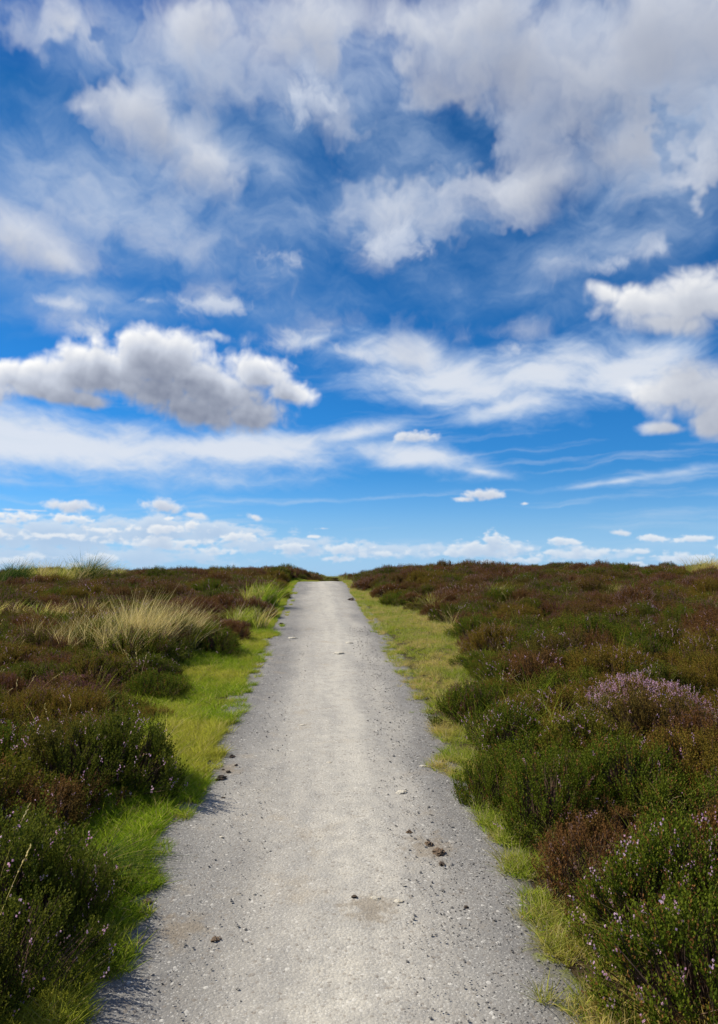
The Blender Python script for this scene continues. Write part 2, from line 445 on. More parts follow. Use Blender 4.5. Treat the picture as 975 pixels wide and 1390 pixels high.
# the rest of the sky, behind and overhead: broken cloud of the same kind
nz = W.noise(PL, 0.8, 6, 0.58)
rest = W.ramp(nz, 0.46, 0.66, 0.0, 0.8)
col = over(col, cc(215, 222, 232), W.m('MULTIPLY', rest, W.m('SUBTRACT', 1.0, inside)))
cl = W.v('SCALE', tex(im_c)); cl.node.inputs['Scale'].default_value = 1.0 / SKY / 2 ** EXPO
col = over(col, cl, W.m('MULTIPLY', tex(im_a), inside))
W.put(bg.inputs['Color'], col)
world.cycles.sampling_method = 'MANUAL'
world.cycles.sample_map_resolution = 1024
scene.cycles.max_bounces = 6
scene.cycles.diffuse_bounces = 3
scene.cycles.transparent_max_bounces = 4

# ------------------------------------------------------------------ terrain
def path_z(y):
    s = 0.051
    y = np.asarray(y, float)
    z = s * np.clip(y, -400, 23)
    t = np.clip(y - 23, 0, 12)
    z = z + s * t - (s + 0.055) / 12 / 2 * t * t
    t = np.clip(y - 35, 0, 400)
    z = z - 0.055 * t
    return z - np.clip(y + 400, None, 0) * 0.0

def plane_hit(px, py):
    """point of the path surface seen at a photograph pixel"""
    d = ray(px, py)
    lo = 1.0
    t = 1.5
    prev = t
    while t < 60:
        z = EYE.z + d.z * t
        if z <= float(path_z(d.y * t)):
            a, b = prev, t
            for _ in range(30):
                m_ = (a + b) / 2
                if EYE.z + d.z * m_ <= float(path_z(d.y * m_)): b = m_
                else: a = m_
            return d.x * b, d.y * b
        prev = t
        t += 0.15
    return d.x * 28, d.y * 28

def edge_fn(rows):
    pts = sorted(((plane_hit(x, y)) for (y, x) in rows), key=lambda q: q[1])
    ys = [q[1] for q in pts]; xs = [q[0] for q in pts]
    ys = [-30, ys[0] - 0.5] + ys; xs = [xs[0], xs[0]] + xs
    ya = np.array(ys); xa = np.array(xs)
    def f(y):
        y = np.asarray(y, float)
        bend = 0.035 * np.clip(y - 27, 0, 40) ** 2         # beyond the crest the path swings right
        return np.interp(y, ya, xa) + bend
    return f
path_l = edge_fn([(1300, 128), (1200, 168), (1150, 190), (1100, 225), (1050, 260), (1000, 290), (950, 318), (900, 345), (850, 372), (800, 397), (790, 402)])
path_r = edge_fn([(1300, 748), (1250, 722), (1200, 705), (1150, 690), (1100, 657), (1050, 628), (1000, 602), (950, 577), (900, 545), (850, 518), (800, 478), (790, 471)])
heath_l = edge_fn([(1300, 50), (1200, 105), (1130, 130), (1100, 110), (1075, 235), (1000, 240), (965, 205), (950, 180), (930, 250), (900, 275), (880, 325), (850, 328), (820, 350), (800, 383), (790, 391)])
heath_r = edge_fn([(1300, 830), (1200, 770), (1150, 725), (1100, 668), (1050, 645), (1000, 627), (960, 612), (930, 627), (900, 630), (870, 620), (850, 587), (820, 527), (800, 492), (790, 478)])

def fbm_pt(x, y, size, seed, octs=3):
    lim = size * 60                                           # the pattern stops varying beyond this, which nobody sees
    return fbm(np.clip(np.asarray(x, float), -lim, lim), np.clip(np.asarray(y, float), -lim, lim), size, octs, 0.5, seed)

def ground_z(x, y, micro=True):
    x = np.asarray(x, float); y = np.asarray(y, float)
    zp = path_z(y)
    # the moor keeps its height a little longer than the worn path, then falls away to the valley
    s = 0.051
    zm = s * np.clip(y, -400, 27)
    t = np.clip(y - 27, 0, 9)
    zm = zm + s * t - (s + 0.05) / 9 / 2 * t * t
    t = np.clip(y - 36, 0, None)
    zm = zm - 0.05 * t
    dl = path_l(y) - x; dr = x - path_r(y)
    out = np.maximum(dl, dr)
    rise = np.where(dr > dl, 0.06 + 0.045 * sstep(8, 24, y), 0.04 - 0.10 * sstep(12, 26, y) * sstep(1, 6, dl))
    w = sstep(0.05, 1.1, out)
    far = sstep(26, 33, y)
    base = zp * (1 - w) + zm * w
    z = base + rise * w * sstep(-30, 4, y)
    near = sstep(0.0, 0.35, out)
    z = np.where(out < 0.0, zp - 0.02, z - 0.02 * (1 - sstep(0.0, 0.16, out)))
    if micro:
        fade = 1 - sstep(40, 120, np.abs(x)) * 0.6
        z = z + near * (0.05 * fbm_pt(x, y, 2.3, 801, 3) + 0.10 * fbm_pt(x, y, 7.0, 805, 2) * sstep(1.5, 5, out)) * fade
    # low swells along the skyline
    z = z + near * sstep(15, 25, y) * (0.22 * fbm_pt(x, y * 0.5, 3.2, 841, 3) - 0.05 - 0.07 * sstep(-4, -12, x))
    R = np.hypot(x, y)
    z = z - 0.028 * np.clip(np.abs(x) - 45, 0, None) - 0.02 * np.clip(-y - 20, 0, None)
    floor_ = -115 + 30 * fbm_pt(x, y, 2600.0, 811, 4)
    return np.maximum(z, floor_)

def new_obj(name, me, mats=(), parent=None):
    for m_ in mats: me.materials.append(m_)
    o = bpy.data.objects.new(name, me)
    scene.collection.objects.link(o)
    if parent: o.parent = parent
    return o

def np_mesh(name, verts, faces, mat_idx=None, smooth=False, attrs=None):
    """faces: (n,3) or (n,4) array, or a list of such arrays"""
    if not isinstance(faces, (list, tuple)): faces = [faces]
    me = bpy.data.meshes.new(name)
    verts = np.asarray(verts, np.float32)
    faces = [f for f in faces if len(f)]
    me.vertices.add(len(verts)); me.vertices.foreach_set('co', verts.ravel())
    nl = sum(f.size for f in faces); nf = sum(len(f) for f in faces)
    me.loops.add(nl); me.polygons.add(nf)
    me.loops.foreach_set('vertex_index', np.concatenate([f.ravel() for f in faces]).astype(np.int32))
    starts = []; o = 0
    for f in faces:
        starts.append(o + np.arange(len(f)) * f.shape[1]); o += f.size
    me.polygons.foreach_set('loop_start', np.concatenate(starts).astype(np.int32))
    if mat_idx is not None: me.polygons.foreach_set('material_index', np.asarray(mat_idx, np.int32))
    if smooth: me.polygons.foreach_set('use_smooth', np.ones(nf, bool))
    for an, av in (attrs or {}).items():
        at = me.attributes.new(an, 'FLOAT', 'FACE')
        at.data.foreach_set('value', np.asarray(av, np.float32))
    me.update(calc_edges=True)
    return me

def setting(o):
    o['kind'] = 'structure'
    return o

def material(name):
    m_ = bpy.data.materials.new(name); m_.use_nodes = True
    m_.node_tree.nodes.clear()
    N = NT(m_.node_tree)
    o = N.n('ShaderNodeOutputMaterial')
    return m_, N, o

# --- soil, litter and moss between the plants
m_soil, N, o_ = material('peat_and_litter')
pos = N.n('ShaderNodeNewGeometry').outputs['Position']
n1 = N.noise(pos, 0.55, 4); n2 = N.noise(pos, 6.0, 6, 0.6); n3 = N.noise(pos, 60.0, 5, 0.65)
c = N.mix(N.ramp(n2, 0.35, 0.65), (0.020, 0.013, 0.007), (0.050, 0.034, 0.016))
c = N.mix(N.m('MULTIPLY', N.ramp(n1, 0.48, 0.62), 0.6), c, (0.035, 0.040, 0.010))
c = N.mix(N.ramp(n3, 0.35, 0.7, 0.0, 0.7), c, (0.075, 0.055, 0.028))
sepz = N.n('ShaderNodeSeparateXYZ'); N.put(sepz.inputs[0], pos)
dist = N.v('LENGTH', pos, out=1)
farc = N.mix(N.ramp(N.noise(pos, 0.004, 5, 0.6), 0.42, 0.58), (0.05, 0.065, 0.025), (0.10, 0.11, 0.045))
c = N.mix(N.ramp(dist, 120, 700), c, farc)
bs = N.n('ShaderNodeBsdfPrincipled'); bs.inputs['Roughness'].default_value = 0.95
bs.inputs['Specular IOR Level'].default_value = 0.1
N.put(bs.inputs['Base Color'], c)
bp = N.n('ShaderNodeBump'); bp.inputs['Strength'].default_value = 0.6; bp.inputs['Distance'].default_value = 0.02
N.put(bp.inputs['Height'], N.m('ADD', n3, n2)); N.put(bs.inputs['Normal'], bp.outputs[0])
N.t.links.new(bs.outputs[0], o_.inputs[0])

def axis(near, step, far, growth):
    a = list(np.arange(0, near, step)); d = step
    while a[-1] < far:
        d *= growth; a.append(a[-1] + d)
    return np.array(a)
xa_ = np.concatenate([np.arange(0, 2.6, 0.06), 2.6 + axis(8, 0.16, 16000, 1.06)]); xs_ = np.concatenate([-xa_[::-1], xa_[1:]])
yp = axis(44, 0.16, 26000, 1.06); yn = axis(2, 0.25, 6000, 1.15); ys_ = np.concatenate([-yn[::-1], yp[1:]])
X, Y = np.meshgrid(xs_, ys_)
Z = ground_z(X, Y)
h, w = X.shape
ii = np.arange(h * w).reshape(h, w)
F = np.stack([ii[:-1, :-1], ii[:-1, 1:], ii[1:, 1:], ii[1:, :-1]], -1).reshape(-1, 4)
ground = setting(new_obj('ground', np_mesh('ground', np.stack([X, Y, Z], -1).reshape(-1, 3), F, smooth=True), [m_soil]))

# --- the gravel path
m_path, N, o_ = material('worn_limestone_grit')
pos = N.n('ShaderNodeNewGeometry').outputs['Position']
sx = N.n('ShaderNodeSeparateXYZ'); N.put(sx.inputs[0], pos)
at = N.n('ShaderNodeAttribute', attribute_name='across'); across = at.outputs['Fac']      # -1 left edge, 1 right edge
st = N.n('ShaderNodeMapping'); N.put(st.inputs[0], pos); st.inputs['Scale'].default_value = (1.0, 0.35, 1.0)
big = N.noise(st.outputs[0], 1.6, 5, 0.6)
med = N.noise(pos, 9.0, 5, 0.6)
fine = N.noise(pos, 70.0, 4, 0.7)
grit = N.n('ShaderNodeTexVoronoi', feature='F1'); N.put(grit.inputs['Vector'], pos); grit.inputs['Scale'].default_value = 190.0
grit2 = N.n('ShaderNodeTexVoronoi', feature='F1'); N.put(grit2.inputs['Vector'], pos); grit2.inputs['Scale'].default_value = 75.0
# the trodden middle is bleached, the loose grit at both sides is darker and greyer
wob = N.m('MULTIPLY_ADD', big, 0.9, -0.45)
ax = N.m('ADD', across, wob)
bleach = N.m('MULTIPLY', N.ramp(ax, -0.75, -0.12), N.ramp(ax, 0.85, 0.30))
lane = N.noise(N.xyz(N.m('MULTIPLY', across, 5.5), N.m('MULTIPLY', sx.outputs[1], 0.22)), 1.0, 4, 0.6)
track = N.ramp(N.m('ABSOLUTE', N.m('SUBTRACT', ax, 0.12)), 0.30, 0.02)
blot = N.ramp(N.m('ADD', N.m('MULTIPLY', med, 0.55), N.m('MULTIPLY', lane, 0.5)), 0.42, 0.66)
c = N.mix(bleach, (0.165, 0.156, 0.142), (0.42, 0.39, 0.33))
c = N.mix(N.m('MULTIPLY', track, 0.6), c, (0.56, 0.52, 0.43))
c = N.mix(N.m('MULTIPLY', blot, 0.5), c, (0.24, 0.23, 0.21))
warm = N.ramp(N.noise(pos, 2.7, 5, 0.65), 0.56, 0.74)
c = N.mix(N.m('MULTIPLY', warm, 0.35), c, (0.36, 0.29, 0.19))
chip = N.n('ShaderNodeSeparateColor'); N.put(chip.inputs[0], grit.outputs['Color'])
chip2 = N.n('ShaderNodeSeparateColor'); N.put(chip2.inputs[0], grit2.outputs['Color'])
c = N.mix(N.ramp(chip.outputs[0], 0.0, 1.0, 0.0, 0.32, smooth=False), c, (0.12, 0.12, 0.125))
c = N.mix(N.ramp(chip.outputs[1], 0.88, 0.98, 0.0, 0.4), c, (0.68, 0.66, 0.60))
c = N.mix(N.ramp(chip2.outputs[1], 0.98, 0.995, 0.0, 0.5), c, (0.66, 0.63, 0.56))
c = N.mix(N.ramp(chip2.outputs[2], 0.90, 0.99, 0.0, 0.5), c, (0.16, 0.13, 0.10))
c = N.mix(N.ramp(fine, 0.52, 0.75, 0.0, 0.4), c, (0.15, 0.145, 0.135))
# brown stains where droppings were trodden in
for (px_, py_, rr_) in ((585, 1150, 0.26), (308, 1045, 0.20), (500, 1235, 0.22), (245, 1262, 0.22)):
    hx_, hy_ = plane_hit(px_, py_)
    dd = N.v('LENGTH', N.v('MULTIPLY', N.v('SUBTRACT', pos, (hx_, hy_, 0.0)), (1.0, 0.8, 0.0)), out=1)
    stn = N.ramp(N.m('ADD', N.m('MULTIPLY', dd, -1.0 / rr_), N.m('MULTIPLY', N.noise(pos, 13.0, 5, 0.65), 1.8)), 0.25, 0.75, 0.0, 0.55)
    c = N.mix(stn, c, (0.20, 0.155, 0.10))
# soil and moss creep in from both edges
rim = N.m('ADD', N.m('ABSOLUTE', across), N.m('MULTIPLY_ADD', N.noise(pos, 5.0, 5, 0.65), 0.5, -0.25))
c = N.mix(N.ramp(rim, 0.80, 0.98, 0.0, 0.75), c, (0.095, 0.085, 0.055))
c = N.mix(N.m('MULTIPLY', N.ramp(rim, 0.86, 1.0), N.ramp(N.noise(pos, 14.0, 3, 0.6), 0.45, 0.6)), c, (0.17, 0.19, 0.03))
bs = N.n('ShaderNodeBsdfPrincipled'); bs.inputs['Roughness'].default_value = 0.92
bs.inputs['Specular IOR Level'].default_value = 0.25
N.put(bs.inputs['Base Color'], c)
hgt = N.m('ADD', N.m('MULTIPLY', grit2.outputs['Distance'], -0.8), N.m('ADD', N.m('MULTIPLY', grit.outputs['Distance'], -0.35), N.m('MULTIPLY', fine, 0.6)))
hgt = N.m('ADD', hgt, N.m('MULTIPLY', med, 0.8))
bp = N.n('ShaderNodeBump'); bp.inputs['Strength'].default_value = 0.5; bp.inputs['Distance'].default_value = 0.006
N.put(bp.inputs['Height'], hgt); N.put(bs.inputs['Normal'], bp.outputs[0])
N.t.links.new(bs.outputs[0], o_.inputs[0])

ys2 = np.concatenate([np.arange(-4, 12, 0.05), np.arange(12, 46, 0.15)])
na = 46
A_ = np.linspace(-1, 1, na)
le = path_l(ys2) - 0.10 + 0.09 * fbm_pt(ys2, ys2 * 0 + 3.3, 0.9, 821, 4)
re = path_r(ys2) + 0.10 + 0.09 * fbm_pt(ys2, ys2 * 0 + 7.1, 0.9, 823, 4)
PX = le[:, None] + (re - le)[:, None] * (A_[None] + 1) / 2
PY = np.repeat(ys2[:, None], na, 1)
PZ = path_z(PY) + 0.010 * fbm_pt(PX, PY, 0.9, 831, 3) + 0.004 * fbm_pt(PX, PY, 0.12, 835, 3) - 0.05 * np.clip(np.abs(A_[None]) - 0.955, 0, 1) / 0.045
PZ = PZ + 0.012 * (1 - A_[None] ** 2) - 0.012 * np.exp(-((A_[None] + 0.42) / 0.16) ** 2) - 0.010 * np.exp(-((A_[None] - 0.45) / 0.16) ** 2)
h, w = PX.shape
ii = np.arange(h * w).reshape(h, w)
F = np.stack([ii[:-1, :-1], ii[:-1, 1:], ii[1:, 1:], ii[1:, :-1]], -1).reshape(-1, 4)
me = np_mesh('path', np.stack([PX, PY, PZ], -1).reshape(-1, 3), F, smooth=True)
at = me.attributes.new('across', 'FLOAT', 'POINT')
at.data.foreach_set('value', np.repeat(A_[None], h, 0).ravel().astype(np.float32))
path = setting(new_obj('path', me, [m_path]))

def surf_z(x, y):
    """height of whatever one would stand on there"""
    x = np.asarray(x, float); y = np.asarray(y, float)
    inside_ = (x > path_l(y) - 0.08) & (x < path_r(y) + 0.08)
    return np.where(inside_, path_z(y) + 0.006, ground_z(x, y))

# ------------------------------------------------------------------ plant materials
def leaf_material(name, build, trans=0.35, rough=0.75, spec=0.06):
    m_, N, o_ = material(name)
    pos = N.n('ShaderNodeNewGeometry').outputs['Position']
    tint = N.n('ShaderNodeAttribute', attribute_name='tint').outputs['Fac']
    oi = N.n('ShaderNodeObjectInfo'); rnd = oi.outputs['Random']
    # bushes of one age are green (1) or russet (2) throughout
    ix = oi.outputs['Object Index']
    rnd = N.m('ADD', N.m('MULTIPLY', rnd, N.m('LESS_THAN', ix, 0.5)), N.m('MULTIPLY', N.m('SUBTRACT', ix, 1.0), N.m('GREATER_THAN', ix, 0.5)))
    c = build(N, pos, tint, rnd)
    d = N.n('ShaderNodeBsdfPrincipled'); N.put(d.inputs['Base Color'], c)
    d.inputs['Roughness'].default_value = rough; d.inputs['Specular IOR Level'].default_value = spec
    t = N.n('ShaderNodeBsdfTranslucent'); N.put(t.inputs[0], c)
    mx = N.n('ShaderNodeMixShader'); mx.inputs[0].default_value = trans
    N.t.links.new(d.outputs[0], mx.inputs[1]); N.t.links.new(t.outputs[0], mx.inputs[2])
    N.t.links.new(mx.outputs[0], o_.inputs[0])
    return m_

def c_heather(N, pos, tint, rnd):
    """young green shoots, olive and russet older ones; patches across the moor"""
    patch = N.noise(pos, 0.9, 3, 0.6)
    g = N.mix(tint, (0.048, 0.076, 0.006), (0.150, 0.175, 0.013))
    o = N.mix(tint, (0.110, 0.085, 0.010), (0.230, 0.155, 0.022))
    f = N.ramp(N.m('ADD', N.m('MULTIPLY', rnd, 0.75), patch), 0.66, 1.12)
    c = N.mix(f, g, o)
    return N.mix(N.ramp(tint, 0.90, 0.93), c, (0.22, 0.10, 0.030))
def c_dark(N, pos, tint, rnd):
    """far heather past its best: dull olive brown"""
    patch = N.noise(pos, 0.5, 3, 0.6)
    g = N.mix(tint, (0.055, 0.075, 0.008), (0.130, 0.140, 0.014))
    o = N.mix(tint, (0.100, 0.050, 0.016), (0.200, 0.095, 0.030))
    return N.mix(N.ramp(N.m('ADD', N.m('MULTIPLY', rnd, 0.7), patch), 0.5, 1.0), g, o)
def c_bloom(N, pos, tint, rnd):
    c = N.mix(tint, (0.68, 0.38, 0.54), (0.90, 0.70, 0.80))
    return N.mix(N.ramp(tint, 0.80, 0.84), c, (0.36, 0.22, 0.16))
def c_faded(N, pos, tint, rnd):
    c = N.mix(tint, (0.17, 0.070, 0.065), (0.34, 0.17, 0.18))
    c = N.mix(N.ramp(rnd, 0.72, 0.95), c, (0.46, 0.30, 0.27))
    return N.mix(N.ramp(N.m('ADD', tint, N.m('MULTIPLY', rnd, 0.4)), 0.95, 1.0), c, (0.20, 0.115, 0.07))
def c_wood(N, pos, tint, rnd):
    return N.mix(tint, (0.050, 0.030, 0.020), (0.16, 0.10, 0.07))
def c_grass(N, pos, tint, rnd):
    patch = N.noise(pos, 1.1, 4, 0.6)
    c = N.mix(tint, (0.14, 0.25, 0.014), (0.34, 0.42, 0.024))
    c = N.mix(N.ramp(patch, 0.44, 0.64, 0.0, 0.8), c, (0.46, 0.43, 0.06))
    return N.mix(N.ramp(tint, 0.88, 0.90), c, (0.50, 0.40, 0.16))
def c_yellow(N, pos, tint, rnd):
    patch = N.noise(pos, 1.3, 4, 0.6)
    c = N.mix(tint, (0.20, 0.28, 0.024), (0.44, 0.45, 0.07))
    c = N.mix(N.ramp(patch, 0.40, 0.60), c, (0.54, 0.43, 0.13))
    return N.mix(N.ramp(tint, 0.80, 0.82), c, (0.56, 0.46, 0.24))
def c_straw(N, pos, tint, rnd):
    return N.mix(tint, (0.42, 0.33, 0.10), (0.78, 0.64, 0.30))
def c_rush(N, pos, tint, rnd):
    c = N.mix(tint, (0.035, 0.075, 0.012), (0.09, 0.14, 0.025))
    return N.mix(N.ramp(tint, 0.90, 0.92), c, (0.36, 0.28, 0.12))

M_heather = leaf_material('heather_shoots', c_heather)
M_dark = leaf_material('old_heather_shoots', c_dark)
M_bloom = leaf_material('heather_bells', c_bloom, 0.4)
M_faded = leaf_material('faded_heather_bells', c_faded, 0.3)
M_wood = leaf_material('heather_stems', c_wood, 0.0, 0.85)
M_grass = leaf_material('verge_grass', c_grass, 0.5)
M_yellow = leaf_material('dry_verge_grass', c_yellow, 0.5)
M_straw = leaf_material('straw_grass', c_straw, 0.45)
M_rush = leaf_material('rush_blades', c_rush, 0.4)

# ------------------------------------------------------------------ plant shapes, as arrays
def unit(v):
    return v / np.maximum(np.linalg.norm(v, axis=-1, keepdims=True), 1e-9)

def frames(d):
    """two unit vectors square to every direction"""
    up = np.where(np.abs(d[:, 2:3]) > 0.9, np.array([[1.0, 0, 0]]), np.array([[0, 0, 1.0]]))
    a = unit(np.cross(d, up)); b = np.cross(d, a)
    return a, b

def sprigs(base, d, length, rg, leaves, bloom_from=None, lsize=(0.013, 0.0036)):
    """heather shoots: little scale leaves spiralling up a bent stem; past bloom_from they are bells.
    returns leaf quads and bloom quads"""
    n = len(base)
    a, b = frames(d)
    k = np.arange(leaves)
    t = (k + 0.5) / leaves
    bend = rg.normal(0, 0.18, (n, 2))
    ang = k * 2.4 + rg.uniform(0, 6.28, (n, 1))
    T = t[None, :, None]
    axis_p = base[:, None] + d[:, None] * T * length[:, None, None] + (a[:, None] * bend[:, None, :1] + b[:, None] * bend[:, None, 1:]) * (T ** 2) * length[:, None, None]
    rad = a[:, None] * np.cos(ang)[..., None] + b[:, None] * np.sin(ang)[..., None]
    out = unit(rad * 0.62 + d[:, None] * 0.85)
    side = np.cross(out, d[:, None]); side = unit(side)
    L = lsize[0] * (1.15 - 0.45 * t)[None, :, None] * rg.uniform(0.8, 1.25, (n, leaves, 1))
    Wd = lsize[1] * rg.uniform(0.8, 1.2, (n, leaves, 1))
    p0 = axis_p; p1 = axis_p + out * L * 0.5 + side * Wd; p2 = axis_p + out * L; p3 = axis_p + out * L * 0.5 - side * Wd
    q = np.stack([p0, p1, p2, p3], 2)                         # n, leaves, 4, 3
    if bloom_from is None: return q.reshape(-1, 4, 3), None, np.zeros((0,))
    isb = (t[None] > bloom_from[:, None]) & (t[None] < 0.96)
    green = q[~isb]
    # bells: short, fat, standing off the stem, two crossed petals each
    ap = axis_p[isb]; o2 = out[isb]; s2 = side[isb]; u2 = np.cross(o2, s2)
    r = 0.0036 * rg.uniform(0.8, 1.3, (len(ap), 1))
    c0 = ap + o2 * 0.0030
    bl = np.concatenate([np.stack([c0, c0 + o2 * r * 1.2 + s2 * r, c0 + o2 * r * 2.2, c0 + o2 * r * 1.2 - s2 * r], 1),
                         np.stack([c0, c0 + o2 * r * 1.2 + u2 * r, c0 + o2 * r * 2.2, c0 + o2 * r * 1.2 - u2 * r], 1)], 0)
    return green, bl, None

def ribbons(pts, width, rg, taper=True):
    """pts n,k,3 polylines -> thin tapered blades as quads"""
    n, k, _ = pts.shape
    tan = unit(pts[:, -1] - pts[:, 0])
    fl = rg.uniform(0, 6.28, n)
    a, b = frames(tan)
    side = a * np.cos(fl)[:, None] + b * np.sin(fl)[:, None]
    t = np.linspace(0, 1, k)
    wv = (width[:, None] * (1 - 0.93 * t[None] ** 1.5 if taper else np.ones((1, k))))[..., None] / 2
    l = pts - side[:, None] * wv; r = pts + side[:, None] * wv
    return np.stack([l[:, :-1], r[:, :-1], r[:, 1:], l[:, 1:]], 2).reshape(-1, 4, 3)

def tubes3(p0, p1, r0, r1):
    """three-sided tapered twigs"""
    d = unit(p1 - p0); a, b = frames(d)
    out = []
    an = [0, 2.094, 4.189]
    for i in range(3):
        v0 = a * math.cos(an[i]) + b * math.sin(an[i]); v1 = a * math.cos(an[(i + 1) % 3]) + b * math.sin(an[(i + 1) % 3])
        out.append(np.stack([p0 + v0 * r0[:, None], p0 + v1 * r0[:, None], p1 + v1 * r1[:, None], p1 + v0 * r1[:, None]], 1))
    return np.concatenate(out)

def bush_parts(seed, R=0.36, H=0.34, n=1350, flower=0.0, bare=0.0, shoot=0.112, leaves=17, lumps=4, fhigh=0.35, lsize=(0.012, 0.0034), sym=1.0):
    rg = np.random.default_rng(seed)
    # uneven cushion: radius and height modulated by a few lumps
    u = rg.uniform(0, 1, n); ph = rg.uniform(0, 2 * np.pi, n)
    cz = 1 - u * 0.98                                          # cosine from the top
    cz = cz ** 0.9
    sz = np.sqrt(np.maximum(0, 1 - cz ** 2))
    lp = rg.uniform(0, 6.28, lumps); lm = rg.uniform(0.05, 0.16, lumps)
    mod = 1 + sum(lm[i] * np.cos((i + 1) * ph + lp[i]) for i in range(lumps)) * np.clip(sz * 1.4, 0, 1)
    sx_, sy_ = rg.uniform(0.88, 1.14), rg.uniform(0.88, 1.14)
    surf = np.stack([sz * np.cos(ph) * R * mod * sx_, sz * np.sin(ph) * R * mod * sy_, cz ** 0.8 * H * (0.86 + 0.16 * np.cos(ph * 3 + lp[0]) * sz)], -1)
    bump = fbm(surf[:, 0] * 10, surf[:, 1] * 10, 1.2, 2, 0.5, seed + 3)
    surf = surf * (1 + 0.13 * bump[:, None])
    nrm = unit(np.stack([sz * np.cos(ph) / R, sz * np.sin(ph) / R, np.maximum(cz, 0.05) / H], -1))
    # shoots stand in brushes: every brush fans out from its own middle
    nc = max(8, n // 16)
    cid = rg.integers(0, nc, n); cc_ = surf[rg.integers(0, n, nc)]
    near_ = np.argmin(((surf[:, None] - cc_[None]) ** 2).sum(-1), 1)
    off = surf - cc_[near_]
    surf = cc_[near_] + off * 0.80
    clen = rg.uniform(0.7, 1.3, nc)[near_]; ctint = rg.uniform(0, 1, nc)[near_]
    d = unit(nrm * 0.50 + np.array([[0, 0, 0.75]]) + off * 5.0 + rg.normal(0, 0.12, (n, 3)))
    ln = shoot * rg.uniform(0.75, 1.25, n) * clen
    surf = surf + d * (ln - shoot)[:, None] * 0.5
    depth = rg.uniform(0, 1, n) ** 2 * 0.06
    base = surf - d * ln[:, None] - nrm * depth[:, None]
    base[:, 2] = np.maximum(base[:, 2], -0.03)
    if flower > 0:
        fl = rg.uniform(0, 1, n) < flower * (0.35 + 0.9 * sstep(-0.3, 0.5, fbm(surf[:, 0] * 10, surf[:, 1] * 10, 2.2, 2, 0.5, seed + 9)))
    else: fl = np.zeros(n, bool)
    bf = np.where(fl, rg.uniform(fhigh, fhigh + 0.3, n), 9.0)
    keep = rg.uniform(0, 1, n) > bare
    green, bl, _ = sprigs(base[keep], d[keep], ln[keep], rg, leaves, bf[keep], lsize)
    ns = n // 3
    sel = rg.permutation(n)[:ns]
    root = np.stack([rg.normal(0, R * 0.16, ns), rg.normal(0, R * 0.16, ns), np.full(ns, -0.04)], -1)
    mid = root * 0.35 + base[sel] * 0.65 + rg.normal(0, 0.02, (ns, 3)); mid[:, 2] = np.maximum(mid[:, 2] - 0.02, 0.0)
    wood = np.concatenate([tubes3(root, mid, np.full(ns, 0.0042), np.full(ns, 0.0028)), tubes3(mid, base[sel] + d[sel] * ln[sel, None] * 0.6, np.full(ns, 0.0028), np.full(ns, 0.0012))])
    return green, (bl if bl is not None else np.zeros((0, 4, 3))), wood, rg

def quads_mesh(name, groups, rg, per=15):
    """groups: list of (quads, material slot); the tint is shared by the faces of one shoot"""
    V = np.concatenate([g[0].reshape(-1, 3) for g in groups]); nq = [len(g[0]) for g in groups]
    F = np.arange(len(V)).reshape(-1, 4)
    mi = np.concatenate([np.full(n_, g[1]) for n_, g in zip(nq, groups)])
    tint = np.concatenate([np.repeat(rg.uniform(0, 1, n_ // per + 1), per)[:n_] for n_ in nq]) if sum(nq) else np.zeros(0)
    return np_mesh(name, V, F, mi, attrs={'tint': np.clip(tint + rg.normal(0, 0.03, len(tint)), 0, 1)})

stock = bpy.data.collections.new('stock')        # never linked to the scene: only a source for the ground cover

def stock_obj(name, me, mats):
    for m_ in mats: me.materials.append(m_)
    o = bpy.data.objects.new(name, me); stock.objects.link(o)
    return o

